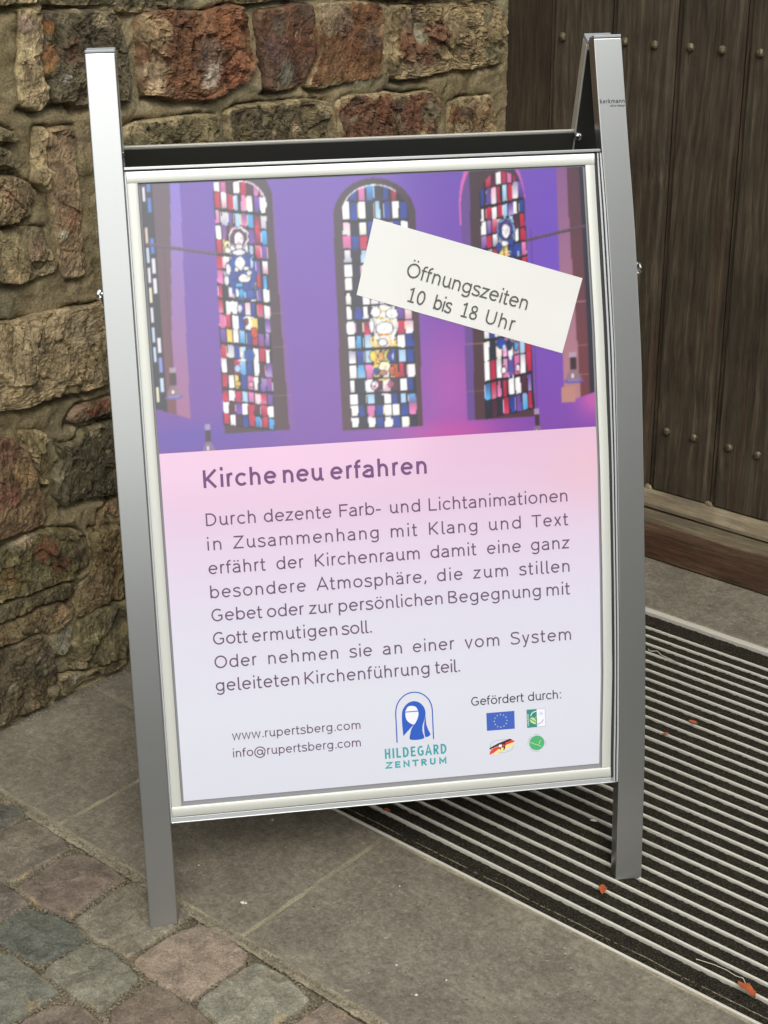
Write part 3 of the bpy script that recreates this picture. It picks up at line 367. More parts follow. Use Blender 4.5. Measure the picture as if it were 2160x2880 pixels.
# the part of the wall out of the photograph and behind the sign: plainer blocks in courses
rng = random.Random(3)
cls = [('5c4f38', '4a3f2d'), ('6b4a33', '57352a'), ('746448', '5f523c'), ('4d4636', '3d382e'), ('7c6c50', '675840'), ('5a3a2b', '4a3428')]
def fill_courses(y0, y1, z0, z1, ch):
    z = z0
    while z < z1 - .04:
        hgt = min(rng.uniform(*ch), z1 - z); y = y0 + rng.uniform(0, .05)
        while y < y1 - .05:
            wd = min(rng.uniform(.14, .30), y1 - y)
            j = lambda: rng.uniform(-.008, .008)
            a0, a1, b0, b1 = y + .008, y + wd - .008, z + .007, z + hgt - .007
            poly = [(a0 + j(), b0 + j()), ((a0 + a1) / 2, b0 + j()), (a1 + j(), b0 + j()), (a1 + j(), (b0 + b1) / 2), (a1 + j(), b1 + j()), ((a0 + a1) / 2, b1 + j()), (a0 + j(), b1 + j()), (a0 + j(), (b0 + b1) / 2)]
            cc = rng.choice(cls)
            make_rock('stone', poly, cc[0], cc[1], .25, rng.uniform(.015, .03), 1.2, [], 50 + rng.random() * 40, -.004, wallP, M_rock, wall_t, N=40, RG=15, K=KW)
            alls.append(np.array(poly)); y += wd
        z += hgt
fill_courses(1.63, 2.70, .02, .74, (.11, .16))
fill_courses(.15, 1.22, .02, 1.16, (.12, .19))
fill_courses(1.65, 2.69, 1.22, 2.3, (.14, .2))
fill_courses(.15, 1.62, 1.24, 2.3, (.14, .2))

def mortar_mesh():
    ys = np.concatenate([np.linspace(-1.2, .0, 12)[:-1], np.linspace(.0, 1.2, 60)[:-1], np.linspace(1.2, 2.735, 280)])
    zs = np.concatenate([np.linspace(-.03, 1.24, 232)[:-1], np.linspace(1.24, 2.6, 60)])
    Y, Zz = np.meshgrid(ys, zs); n = Y.size; y = Y.ravel(); z = Zz.ravel()
    d = np.full(n, 1.0); below = np.zeros(n)
    for P in alls:
        m = (y > P[:, 0].min() - .04) & (y < P[:, 0].max() + .04) & (z > P[:, 1].min() - .04) & (z < P[:, 1].max() + .04)
        if not m.any(): continue
        q = np.stack([y[m], z[m]], 1); A_ = P; B_ = np.roll(P, -1, 0); best = np.full(len(q), 9.0); dirz = np.zeros(len(q))
        for a, b in zip(A_, B_):
            ab = b - a; t = np.clip(((q - a) @ ab) / max(1e-9, ab @ ab), 0, 1)
            npt = a + t[:, None] * ab; dd = np.linalg.norm(q - npt, axis=1); cl = dd < best; best[cl] = dd[cl]; dirz[cl] = ((npt - q)[:, 1] / np.maximum(dd, 1e-6))[cl]
        cl = best < d[m]; dm = d[m]; dm[cl] = best[cl]; d[m] = dm; bm_ = below[m]; bm_[cl] = dirz[cl]; below[m] = bm_
    V = np.zeros((n, 3)); T = np.zeros((n, 3)); c1 = np.array(lin('7b6f55', KW)); c2 = np.array(lin('62583f', KW)); c3 = np.array(lin('8b8064', KW)); c4 = np.array(lin('65604c', KW))
    for i in range(n):
        a, b = y[i], z[i]
        crack = noise.noise(Vector((a * 9, b * 9, 4.4)))
        h = .0095 + .0050 * noise.noise(Vector((a * 9, b * 9, 1.1))) + .0026 * fbm(a * 45, b * 45, 2.0) + .0014 * fbm(a * 190, b * 190, 5.0)
        bl = max(0, below[i]); k = math.exp(-(d[i] / (.0045 + .005 * bl)) ** 2)
        h -= k * (.008 + .022 * bl) * min(1, max(0, .35 + .4 * bl + 1.5 * crack))
        d1, pt = noise.voronoi(Vector((a * 30, b * 30, 3.0))); h += .003 * (noise.cell(pt[0] * 3.1) - .5)
        V[i] = (WX + h, a, b)
        t = min(1, max(0, .5 + .8 * fbm(a * 14, b * 14, 7.0))); u = min(1, max(0, 2.2 * noise.noise(Vector((a * 7, b * 7, 9.0)))))
        T[i] = (c1 * (1 - t) + (c3 if noise.noise(Vector((a * 3, b * 3, 1.0))) > 0 else c2) * t) * (1 - u) + c4 * u
    W_ = len(ys); H_ = len(zs); idx = np.arange(n).reshape(H_, W_)
    F = np.stack([idx[:-1, :-1], idx[:-1, 1:], idx[1:, 1:], idx[1:, :-1]], -1).reshape(-1, 4)
    obj('mortar', V, F, M_mortar, wall_t, smooth=True, tint=T)
mortar_mesh()
bm_obj('wall_core', box_bm(IDP, WX - .45, WX - .03, -1.2, 2.73, -.2, 2.6), M_mortar, wall_t)

# ---------------------------------------------------------------- ground
def sheet(name, x0, x1, y0, y1, z, nx, ny, mat, amp=0.0, parent=None, fr=40):
    xs = np.linspace(x0, x1, nx); ys = np.linspace(y0, y1, ny); X, Y = np.meshgrid(xs, ys)
    V = np.stack([X.ravel(), Y.ravel(), np.full(X.size, z)], 1)
    if amp: 
        for i in range(len(V)): V[i, 2] += amp * fbm(V[i, 0] * fr, V[i, 1] * fr, 3.3)
    idx = np.arange(X.size).reshape(ny, nx)
    F = np.stack([idx[:-1, :-1], idx[:-1, 1:], idx[1:, 1:], idx[1:, :-1]], -1).reshape(-1, 4)
    return obj(name, V, F, mat, parent, smooth=bool(amp))
g = sheet('ground', -150, 150, -150, 150, -.035, 2, 2, M_ground); tag(g, kind='structure')
bed = sheet('sand_bed', -2.04, -.3, .30, 1.50, -.0062, 320, 230, M_sand, .0020, fr=55)
tag(bed, 'pale sand and mortar filling the joints between cobbles and slabs', kind='structure')

def slab(x0, x1, y0, y1, parent, top=0.0):
    g_ = .0028
    bm = box_bm(IDP, x0 + g_, x1 - g_, y0 + g_, y1 - g_, -.04, top, .0022, 2)
    return bm_obj('paving_slab', bm, M_slab, parent)
for (a_, b_, c_, d_) in ((-2.04, .2, 1.168, 1.4795), (-2.04, -1.7075, 1.4795, 2.40), (-1.7075, .2, 2.3805, 2.72)):
    jm = sheet('slab_joint_mortar', a_, b_, c_, d_, -.0008, int((b_ - a_) / .009) + 2, int((d_ - c_) / .009) + 2, M_joint, .0010, fr=80); tag(jm, kind='structure')
sl_ = sheet('sand_line', -2.03, .2, 1.1585, 1.1755, -.0006, 700, 9, M_joint, .0024, fr=70); tag(sl_, kind='structure')
pav = thing('pavement', None, None, (-1.4, 1.3, 0), kind='structure')
slab(-2.03, -1.7125, 1.176, 1.4815, pav); slab(-1.7125, -1.3055, 1.173, 1.4815, pav); slab(-1.3055, -.50, 1.173, 1.4785, pav); slab(-.50, .2, 1.173, 1.4785, pav)
slab(-2.03, -1.7125, 1.486, 1.93, pav); slab(-2.03, -1.7125, 1.93, 2.38, pav)
slab(-2.03, -.95, 2.386, 2.70, pav, .001); slab(-.95, .2, 2.386, 2.70, pav, .001)

cob_t = thing('cobbled_path', None, None, (-1.5, .9, 0), kind='structure')
gP = lambda a, b, h: (a, b, h)
for i, (c1, c2, poly, pt) in enumerate(COBBLES):
    P = np.array(poly); c, _ = centroid(P); P = c + (P - c) * 1.05
    make_rock('cobble', P.tolist(), c1, c2, .10, .0125, .9, [], 31 + i, -.011, gP, M_cobble, cob_t, N=72, RG=20, K=1.48, flat=True)
boxes = [(np.array(p)[:, 0].min(), np.array(p)[:, 0].max(), np.array(p)[:, 1].min(), np.array(p)[:, 1].max()) for _, _, p, _ in COBBLES]
cc_ = [('6b6353', '5c5548'), ('6e5d50', '62544a'), ('56584f', '4b4d48'), ('6a6c5a', '5c6152'), ('746a5a', '665c4e')]
for r in range(8):
    yy = 1.097 - r * .112; x = -1.97 - (r % 2) * .06
    while x < .1:
        wd = rng.uniform(.105, .135); a0, a1, b0, b1 = x + .005, x + wd - .005, yy - .051, yy + .051
        inside = any(a0 + .02 < B[1] and a1 - .02 > B[0] and b0 + .015 < B[3] and b1 - .015 > B[2] for B in boxes)
        if not inside:
            j = lambda: rng.uniform(-.006, .006)
            poly = [(a0 + j(), b0 + j()), ((a0 + a1) / 2, b0 + j()), (a1 + j(), b0 + j()), (a1 + j(), yy), (a1 + j(), b1 + j()), ((a0 + a1) / 2, b1 + j()), (a0 + j(), b1 + j()), (a0 + j(), yy)]
            cc = rng.choice(cc_)
            make_rock('cobble', poly, cc[0], cc[1], .10, .0125, .9, [], 90 + rng.random() * 50, -.011, gP, M_cobble, cob_t, N=32, RG=12, K=1.48, flat=True)
        x += wd

def grit(name, spots, parent=None, mat=None, label=None):
    V = []; F = []
    for (x, y, z, s) in spots:
        k = len(V); ax = [Vector((rng.gauss(0, 1), rng.gauss(0, 1), rng.gauss(0, 1))).normalized() for _ in range(1)][0]
        q = ax.to_track_quat('Z', 'Y')
        for v in ((1, 0, 0), (-1, 0, 0), (0, 1, 0), (0, -1, 0), (0, 0, 1), (0, 0, -1)):
            u = q @ Vector(v); m_ = rng.uniform(.6, 1.2) * s; V.append((x + u.x * m_, y + u.y * m_, z + u.z * m_ * .7))
        for f in ((0, 2, 4), (2, 1, 4), (1, 3, 4), (3, 0, 4), (2, 0, 5), (1, 2, 5), (3, 1, 5), (0, 3, 5)): F.append(tuple(k + i for i in f))
    o = obj(name, V, F, mat or M_grit, parent); tag(o, label, kind='stuff'); return o
sp = []
for _ in range(2600): sp.append((rng.uniform(-2.0, -.6), 1.1675 + rng.gauss(0, .0032), .0002 + rng.random() * .001, rng.uniform(.0006, .0018)))
for _, _, p, _ in COBBLES:
    P = resample(p, 60); c, _a = centroid(P)
    for _ in range(330):
        q = P[rng.randrange(60)]; d_ = (q - c) / np.linalg.norm(q - c); o_ = rng.uniform(.001, .008)
        sp.append((q[0] + d_[0] * o_, q[1] + d_[1] * o_, -.0035 + rng.random() * .003, rng.uniform(.0007, .0026)))
for _ in range(900): sp.append((-2.012 + abs(rng.gauss(0, .010)), rng.uniform(1.18, 1.75), .001, rng.uniform(.0008, .0026)))
for _ in range(160): sp.append((rng.uniform(-2.0, -.7), rng.uniform(1.0, 1.47), .0012, rng.uniform(.0005, .0013)))
grit('joint_grit', sp, label='loose grit and tiny pebbles in the joints of the paving')
chips = [(-1.3571, 1.2257, .001, .0042), (-1.352, 1.228, .001, .003), (-1.4681, 1.3983, .001, .0024), (-1.1018, 1.2671, .001, .0026), (-1.0435, 1.2389, .001, .003), (-1.0317, 1.2873, .001, .002), (-1.60, 1.33, .001, .002), (-1.47, 1.245, .001, .002), (-1.21, 1.40, .001, .0018)]
grit('pale_chips', chips, mat=M_fluff, label='tiny white chips scattered on the grey slabs')

# ---------------------------------------------------------------- entrance mat
MX0, MX1 = -1.706, .15
mat_t = thing('entrance_mat', 'recessed door mat of black carpet strips between pale metal bars under the sign', 'door mat', (-1.0, 1.9, 0))
bm_obj('mat_base', box_bm(IDP, MX0, MX1, 1.484, 2.380, -.034, -.012), M_rubber, mat_t)
bm_obj('outer_edging', box_bm(IDP, MX0, MX1, 1.4805, 1.4845, -.02, .0015, .0008), M_bar, mat_t, tag_label='thin pale edging along the slabs')
bm_obj('inner_edging', box_bm(IDP, MX0, MX1, 2.366, 2.380, -.02, .003, .0012), M_bar, mat_t, tag_label='wide pale edging towards the threshold')
def strip_mesh(y0, y1, z0, seed, amp=.0016):
    nx = 420; ny = 6; xs = np.linspace(MX0, MX1, nx); ys = np.linspace(y0, y1, ny); V = []
    for j, yv in enumerate(ys):
        for xv in xs:
            e = 0 if 0 < j < ny - 1 else -.004
            V.append((xv, yv, z0 + e + amp * noise.noise(Vector((xv * 160, yv * 160, seed))) + amp * .8 * noise.noise(Vector((xv * 420, yv * 420, seed)))))
    idx = np.arange(nx * ny).reshape(ny, nx)
    return np.array(V), np.stack([idx[:-1, :-1], idx[:-1, 1:], idx[1:, 1:], idx[1:, :-1]], -1).reshape(-1, 4)
V, F = strip_mesh(1.486, 1.5265, -.0002, 1); obj('edge_carpet', V, F, M_carpet, mat_t, smooth=True)
BY = [1.5294 + i * .02803 for i in range(29)]
first = None
for i, by in enumerate(BY):
    if first is None:
        prof = [(-.0018, -.010), (-.0018, -.0002), (-.0014, .0010), (-.0006, .0015), (.0006, .0015), (.0014, .0010), (.0018, -.0002), (.0018, -.010)]
        Vb = [(x, by + a, b) for x in (MX0, MX1) for a, b in prof]
        Fb = [(k, k + 8, (k + 1) % 8 + 8, (k + 1) % 8) for k in range(8)]
        first = obj('metal_bar', Vb, Fb, M_bar, mat_t)
    else:
        c = first.copy(); COL.objects.link(c); c.parent = mat_t; c.location = Vector(first.location) + Vector((0, by - BY[0], rng.uniform(-.0003, .0003)))
    y1 = BY[i + 1] - .0020 if i < 28 else 2.364
    V, F = strip_mesh(by + .0020, y1, .0001, 10 + i); obj('carpet_strip', V, F, M_carpet, mat_t, smooth=True)

def tube(name, pts, r, mat, parent=None, sides=5):
    V = []; F = []
    for i, p in enumerate(pts):
        p = Vector(p); d = (Vector(pts[min(i + 1, len(pts) - 1)]) - Vector(pts[max(i - 1, 0)])).normalized()
        u = d.orthogonal().normalized(); v_ = d.cross(u)
        for k in range(sides): a = 2 * pi * k / sides; V.append(tuple(p + u * cos(a) * r + v_ * sin(a) * r))
    for i in range(len(pts) - 1):
        for k in range(sides): F.append((i * sides + k, i * sides + (k + 1) % sides, (i + 1) * sides + (k + 1) % sides, (i + 1) * sides + k))
    return obj(name, V, F, mat, parent, smooth=True)
# the frayed pale seam along the outer carpet
pts = [(x, 1.4975 + .0016 * noise.noise(Vector((x * 14, 0, 1))) + .0007 * noise.noise(Vector((x * 60, 0, 1))), -.0002 + .0024 * noise.noise(Vector((x * 16, 3, 1)))) for x in np.linspace(-1.45, .1, 260)]
tube('frayed_seam', pts, .0008, M_grit, mat_t)

# ---------------------------------------------------------------- door
DY = 2.68
door = thing('oak_door', 'dark weathered oak plank door studded with rows of iron nail heads', 'door', (-1.2, DY, 0))
PW, PX0 = .1467, -1.8992
def plank_bm(x0, wd, z0, z1):
    # raised field with chamfered sides over a lower rebate
    prof = [(.0016, .030), (.0016, .0072), (.0100, .0066), (.0130, .0012), (.0150, 0.0)]
    L = prof + [(wd - a, b) for a, b in reversed(prof)]
    bm = bmesh.new(); cols = []
    for zi, z in enumerate((z0, z0 + .003, z1)):
        cols.append([bm.verts.new((x0 + a, DY + b + (.002 if zi == 0 else 0), z)) for a, b in L])
    for r in range(2):
        for k in range(len(L) - 1): bm.faces.new([cols[r][k], cols[r][k + 1], cols[r + 1][k + 1], cols[r + 1][k]])
    bm.faces.new(list(reversed(cols[0])))
    return bm
for i in range(14):
    x0 = PX0 + i * PW
    dz = rng.uniform(-.001, .001)
    p = bm_obj('plank', plank_bm(x0, PW, .1075 + dz, 2.35), M_plank, door)
bm_obj('door_core', box_bm(IDP, PX0, PX0 + 14 * PW, DY + .028, DY + .06, .09, 2.35), M_dark, door)
bm_obj('left_jamb', box_bm(IDP, WX - .02, PX0 - .003, DY + .012, DY + .13, 0.0, 2.45, .003), M_jamb, door, tag_label='plain dark jamb beside the rubble wall')
bm_obj('lintel', box_bm(IDP, WX - .02, .3, DY - .02, DY + .13, 2.36, 2.6, .004), M_jamb, door)
# nail heads: faceted domes
def dome(c, r, seed):
    bm = bmesh.new(); bmesh.ops.create_uvsphere(bm, u_segments=9, v_segments=6, radius=r)
    for v in list(bm.verts):
        if v.co.y > r * .35: bm.verts.remove(v)
    for v in bm.verts:
        v.co.y *= .8; v.co *= 1 + .10 * noise.noise(v.co * 160 + Vector((seed, 0, 0)))
        v.co = Vector((v.co.x, v.co.y, v.co.z)) + Vector(c)
    return bm
proto = []
for k in range(4): 
    proto.append(None)
nk = 0
for i in range(13):
    for (z, dxs) in ((1.0209, (.0345, .1020)), (.2468, (.0385, .1030))):
        for dx in dxs:
            c = (PX0 + i * PW + dx, DY - .0015, z + rng.uniform(-.001, .001)); k = nk % 4; nk += 1
            if proto[k] is None: proto[k] = bm_obj('nail_head', dome(c, .0088, k * 3.3), M_nail, door, smooth=False); proto[k]['c'] = c
            else:
                o = proto[k].copy(); COL.objects.link(o); o.parent = door; pc = Vector(proto[k]['c']); o.location = Vector(proto[k].location) + Vector(c) - pc
for p_ in proto: del p_['c']
for o in [o for o in COL.objects if o.name.startswith('nail_head')]:
    if 'c' in o: del o['c']
# sloping weather ledge at the foot of the planks
X1 = PX0 + 14 * PW
Pl = [(DY + .028, .1065), (DY + .0005, .1065), (DY - .0295, .0865), (DY - .0295, .0795), (DY + .028, .0795)]
Vl = []; nseg = 40
for s_ in range(nseg + 1):
    x = WX + (X1 - WX) * s_ / nseg; e = .0007 * noise.noise(Vector((x * 9, 2, 2)))
    Vl += [(x, a, b + e) for a, b in Pl]
Fl = [(s_ * 5 + k, s_ * 5 + (k + 1) % 5, (s_ + 1) * 5 + (k + 1) % 5, (s_ + 1) * 5 + k) for s_ in range(nseg) for k in range(5)]
obj('weather_ledge', Vl, Fl, M_ledge, door)
# the lumps of filler in the gap between two planks
for x in (PX0 + 2 * PW, PX0 + 3 * PW, PX0 + 4 * PW):
    bm = bmesh.new(); bmesh.ops.create_icosphere(bm, subdivisions=3, radius=.010)
    for v in bm.verts:
        v.co.z *= .75; v.co.y *= .45; v.co += v.co.normalized() * .0025 * noise.noise(v.co * 120); v.co += Vector((x, DY + .003, .108))
    bm_obj('filler', bm, M_ledge, door, smooth=True)

sill = thing('threshold_beam', 'worn reddish brown timber threshold beam below the oak door', 'threshold', (-1.2, 2.62, 0))
def beam_part(name, y0, y1, z0, z1, mat, amp, **k):
    nx = 160; V = []; ring = [(y0 + .004, z0), (y0, z0 + .004), (y0, z1 - .007), (y0 + .002, z1 - .002), (y0 + .007, z1), (y1, z1), (y1, z0)]
    if name == 'tread': ring = [(y0, z0), (y0 + .004, z1), (y0 + .03, z1 + .001), (y0 + .06, z1 - .0005), (y1, z1), (y1, z0)]
    n_ = len(ring)
    for s_ in range(nx + 1):
        x = WX + .004 + (X1 - WX) * s_ / nx
        for (a, b) in ring:
            w_ = amp * fbm(x * 9, a * 20, b * 20); V.append((x, a + w_, b + (w_ * .6 if b > z0 + .001 else 0)))
    F = [(s_ * n_ + k_, s_ * n_ + (k_ + 1) % n_, (s_ + 1) * n_ + (k_ + 1) % n_, (s_ + 1) * n_ + k_) for s_ in range(nx) for k_ in range(n_)]
    obj(name, V, F, mat, sill, **k)
beam_part('beam_front', 2.575, 2.60, .001, .0725, M_beam, .0012)
beam_part('tread', 2.592, 2.70, .03, .0745, M_beamtop, .0007)

# a plain stretch of wall on the far side of the porch, outside the photograph
rw = thing('stone_wall', 'rubble wall on the far side of the door, outside the photo', 'wall', (.3, 2.9, 0))
bm_obj('wall_core', box_bm(IDP, .16, .7, 2.5, 3.3, -.2, 2.6), M_mortar, rw)
bm_obj('arch_wall', box_bm(IDP, WX - .45, .7, DY + .14, 3.3, -.2, 3.4), M_mortar, rw)

# added wall, out of view, placed to darken what the metal posts mirror
yw = thing('reflection_wall', 'long plain plastered wall added unseen behind the viewer to darken reflections in the posts', 'wall', (7.4, -6.8, 0))
YC = Vector((7.4, -6.8, 0)); YX = Vector((.66, .75, 0)).normalized(); YY = Vector((.75, -.66, 0)).normalized()
YP = lambda a, b, c: tuple(YC + YX * a + YY * b + Vector((0, 0, c)))
M_plaster = sand_mat('grey_plaster', '6e6a60', '7f796d', '8c8578')
bm_obj('wall_body', box_bm(YP, -14, 14, 0, .3, -.1, 2.05, .01), M_plaster, yw)
bm_obj('wall_coping', box_bm(YP, -14, 14, -.05, .35, 2.052, 2.14, .01), M_slab, yw)

hw = thing('reflection_house', 'pale plastered house with two rows of windows, added unseen to dim reflections in the posts', 'house', (14.5, -5.6, 0))  # added unseen house, dims the reflection in the right post
HC = Vector((13.6, -7.6, 0)); HX = Vector((.42, .907, 0)).normalized(); HY = Vector((.907, -.42, 0)).normalized()
HP = lambda a, b, c: tuple(HC + HX * a + HY * b + Vector((0, 0, c)))
M_house = sand_mat('house_plaster', '9c988c', 'aba79a', 'b8b4a6')
bm_obj('house_wall', box_bm(HP, 0, 9.5, 0, 5, -.1, 8.6, .01), M_house, hw)
bm_obj('house_roof', box_bm(HP, -.3, 9.8, -.4, 5.4, 8.602, 8.85, .02), M_slab, hw)
for r_ in range(2):
    for k_ in range(4):
        f_ = bm_obj('window_frame', box_bm(HP, .9 + k_ * 2.2, 1.9 + k_ * 2.2, -.05, .0, 2.2 + r_ * 3, 3.7 + r_ * 3, .01), M_rail, hw)
        bm_obj('pane', box_bm(HP, .97 + k_ * 2.2, 1.83 + k_ * 2.2, -.056, -.052, 2.27 + r_ * 3, 3.63 + r_ * 3), M_dark, f_)

# ---------------------------------------------------------------- the sign
ST = np.array([-1.2223253, 1.4056184, .1713954]); SU = np.array([.6504123, .7595813, .0002999]); SV = np.array([-.1965022, .1678789, .9660246]); SN = np.array([.7337239, -.6283733, .2584499])
# the right-hand side of the old frame has bent outwards between its ends
BV = [-.177, -.03, .05, .1285, .18, .435, .583, .72, .786, .8525, .93, 1.004]; BP = [0, .0078, .0112, .0132, .0148, .0176, .0180, .0140, .0115, .0075, .0035, 0]
QV = [0, .1295, .28, .4361, .62, .84]; QP = [0, .0060, .0085, .0094, .0070, 0]
def bend(u, v):
    u = np.asarray(u, float); a = np.interp(v, QV, QP); b = np.interp(v, BV, BP)
    return u + np.where(u < .262, 0, np.where(u < .297, a * (u - .262) / .035, np.where(u < .3135, a, np.where(u < .316, a + (b - a) * (u - .3135) / .0025, b))))
def P0(u, v, w=0.0): return tuple(ST + u * SU + v * SV + w * SN)
def P(u, v, w=0.0): return tuple(ST + float(bend(u, v)) * SU + v * SV + w * SN)
sign = thing('pavement_sign', 'silver metal A-frame poster stand with purple church poster, standing before the door', 'sign', (-1.2, 1.45, 0))
def sb(name, u0, u1, v0, v1, w0, w1, mat, bev=.0008, parent=sign, **k): return bm_obj(name, box_bm(P, u0, u1, v0, v1, w0, w1, bev, cuts=24 if v1 - v0 > .4 else 0), mat, parent, **k)
for s_, (a, b) in ((0, (-.3558, -.3170)), (1, (.3160, .3546))):
    post = bm_obj('front_post', box_bm(P, a, b, -.1778, 1.0078, -.0225, .004, .0015, 3, cuts=30 if s_ else 0), M_alu, sign)
    cap = bm_obj('post_cap', box_bm(P, a + .0003, b - .0003, 1.0083, 1.0125, -.0222, .0037, .0012, 3), M_cap, post)
    bm_obj('cap_recess', box_bm(P, a + .003, b - .003, 1.0122, 1.0129, -.0195, .0008, .0002, 1), M_cap_top, post)
# rear frame, folded out behind
sl = .68; cc, ss = 1 / math.hypot(1, sl), sl / math.hypot(1, sl)
V0, W0 = 1.0083, -.0307
def PR(u, r, d):   # r down the rear leg from the top, d behind its front face
    return P0(u, V0 - r * cc + d * ss * 1.0, W0 - r * ss - d * cc)
RL = 1.205
for (a, b) in ((-.3555, -.3170), (.3160, .3543)):
    post = bm_obj('rear_post', box_bm(PR, a, b, 0.004, RL, 0, .020, .001, 2), M_alu_rear, sign)
    bm_obj('post_cap', box_bm(PR, a + .0003, b - .0003, -.003, .0036, 0, .020, .0012, 3), M_cap, post)
    bm_obj('shaded_face', box_bm(PR, a + .0022, b - .0022, .012, RL - .01, -.0012, .0005, .0003, 1), M_dark, post)  # dark cover, paints the shade on the aluminium front face
bm_obj('rear_top_rail', box_bm(PR, -.3168, .3158, .1342, .158, .0013, .0052, .0006, 2), M_alu_rear, sign)
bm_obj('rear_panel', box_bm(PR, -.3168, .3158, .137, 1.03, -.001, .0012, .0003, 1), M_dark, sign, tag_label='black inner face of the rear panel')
bm_obj('rear_bottom_rail', box_bm(PR, -.3168, .3158, 1.032, 1.062, .0015, .019, .0008, 2), M_alu_rear, sign)
# hinges between the two frames, stays with bolts on the outer sides
def disc(name, c, axis, r, depth, mat, parent=sign, seg=20, dome_=0.0):
    ax = Vector(axis).normalized(); u = ax.orthogonal().normalized(); v_ = ax.cross(u); c = Vector(c); V = []; F = []
    rings = [(r, 0), (r, depth * .6), (r * .8, depth * .9), (r * .35, depth + dome_)]
    for (rr, h) in rings:
        for k in range(seg): a = 2 * pi * k / seg; V.append(tuple(c + ax * h + u * rr * cos(a) + v_ * rr * sin(a)))
    for i in range(len(rings) - 1):
        for k in range(seg): F.append((i * seg + k, i * seg + (k + 1) % seg, (i + 1) * seg + (k + 1) % seg, (i + 1) * seg + k))
    F.append(tuple((len(rings) - 1) * seg + k for k in range(seg)))
    return obj(name, V, F, mat, parent, smooth=True)
for uu, sg in ((.3547, 1), (-.3559, -1)):
    disc('bolt', P(uu + sg * .0045, .702, -.008), SU * sg, .0085, .0045, M_steel)
    disc('bolt_shaft', P(uu, .702, -.008), SU * sg, .003, .0046, M_steel)
    # stay bar joining front and rear post
    bmm = bmesh.new(); q0 = Vector(P(uu + sg * .0035, .702, -.008)); q1 = Vector(PR(uu + sg * .0035, .42, .010)); ax = (q1 - q0).normalized(); n_ = Vector(SU); t_ = ax.cross(n_)
    vs = [bmm.verts.new(p_ + t_ * a + n_ * b) for p_ in (q0, q1) for a, b in ((-.005, -.0008), (.005, -.0008), (.005, .0008), (-.005, .0008))]
    for f in ((0, 1, 5, 4), (1, 2, 6, 5), (2, 3, 7, 6), (3, 0, 4, 7), (0, 3, 2, 1), (4, 5, 6, 7)): bmm.faces.new([vs[i] for i in f])
    bm_obj('stay_bar', bmm, M_steel, sign)
nrm = Vector(PR(0, 0, -1)) - Vector(PR(0, 0, 0))
disc('screw', PR(.3215, .142, -.0012), nrm, .0062, .0055, M_steel, dome_=.001)
disc('screw', PR(-.3215, .142, -.0012), nrm, .0062, .0055, M_steel, dome_=.001)
# hinge plate between the frames
for a, b in ((-.352, -.321), (.320, .351)): sb('hinge', a, b, .975, 1.002, -.034, -.0222, M_dark, .0006)

# poster case
case = sb('poster_case', -.3150, .3140, -.0265, .8590, -.020, -.0035, M_dark, .0005)
def cs(*a, **k): return sb(*a, parent=case, **k)
# grey channel showing round the rails
cs('side_channel', -.3166, -.3140, -.0297, .8580, -.018, .0008, M_channel, .0004)
cs('side_channel', .31345, .3143, -.0290, .8580, -.018, .0002, M_dark, .0001); cs('side_channel', .3144, .3149, -.0290, .8580, -.018, .0024, M_channel, .0001); cs('side_channel', .31495, .3153, -.0290, .8580, -.018, .0010, M_dark, .0001); cs('side_channel', .31535, .3159, -.0290, .8580, -.018, .0030, M_channel, .0001)
cs('bottom_channel', -.3160, .3155, -.0298, -.0224, -.020, .0002, M_channel, .0006)
cs('bottom_lip', -.3160, .3155, -.0305, -.0290, -.020, .0014, M_alu, .0004)
cs('top_channel', -.3166, .3157, .8592, .8632, -.020, .0050, M_alu, .0006)
# snap rails with a rounded front
def rail(name, u0, u1, v0, v1, horizontal):
    bm = bmesh.new(); n_ = 7; prof = []
    for k in range(n_ + 1):
        t = k / n_; prof.append((t, .0020 + .0014 * math.sin(pi * min(1, max(0, t * .9 + .05))) ** .5))
    prof = [(0, -.003)] + prof + [(1, -.003)]
    rows = []
    NS = 1 if horizontal else 24
    for e in [q / NS for q in range(NS + 1)]:
        if horizontal: rows.append([bm.verts.new(P(u0 + (u1 - u0) * e, v0 + (v1 - v0) * t, w_)) for t, w_ in prof])
        else: rows.append([bm.verts.new(P(u0 + (u1 - u0) * t, v0 + (v1 - v0) * e, w_)) for t, w_ in prof])
    for q in range(NS):
        for k in range(len(prof) - 1): bm.faces.new([rows[q][k], rows[q][k + 1], rows[q + 1][k + 1], rows[q + 1][k]])
    bm.faces.new(rows[0]); bm.faces.new(list(reversed(rows[-1])))
    bmesh.ops.recalc_face_normals(bm, faces=bm.faces)
    return bm_obj(name, bm, M_rail, case)
rail('snap_rail', -.3138, .3130, .8430, .8572, True); rail('snap_rail', -.3138, .3130, -.0205, -.0062, True)
rail('snap_rail', -.3138, -.3005, -.0058, .8426, False); rail('snap_rail', .3003, .3130, -.0058, .8426, False)
cs('backing_board', -.3003, .3001, -.0060, .8428, -.0034, -.0012, M_backing, .0002)

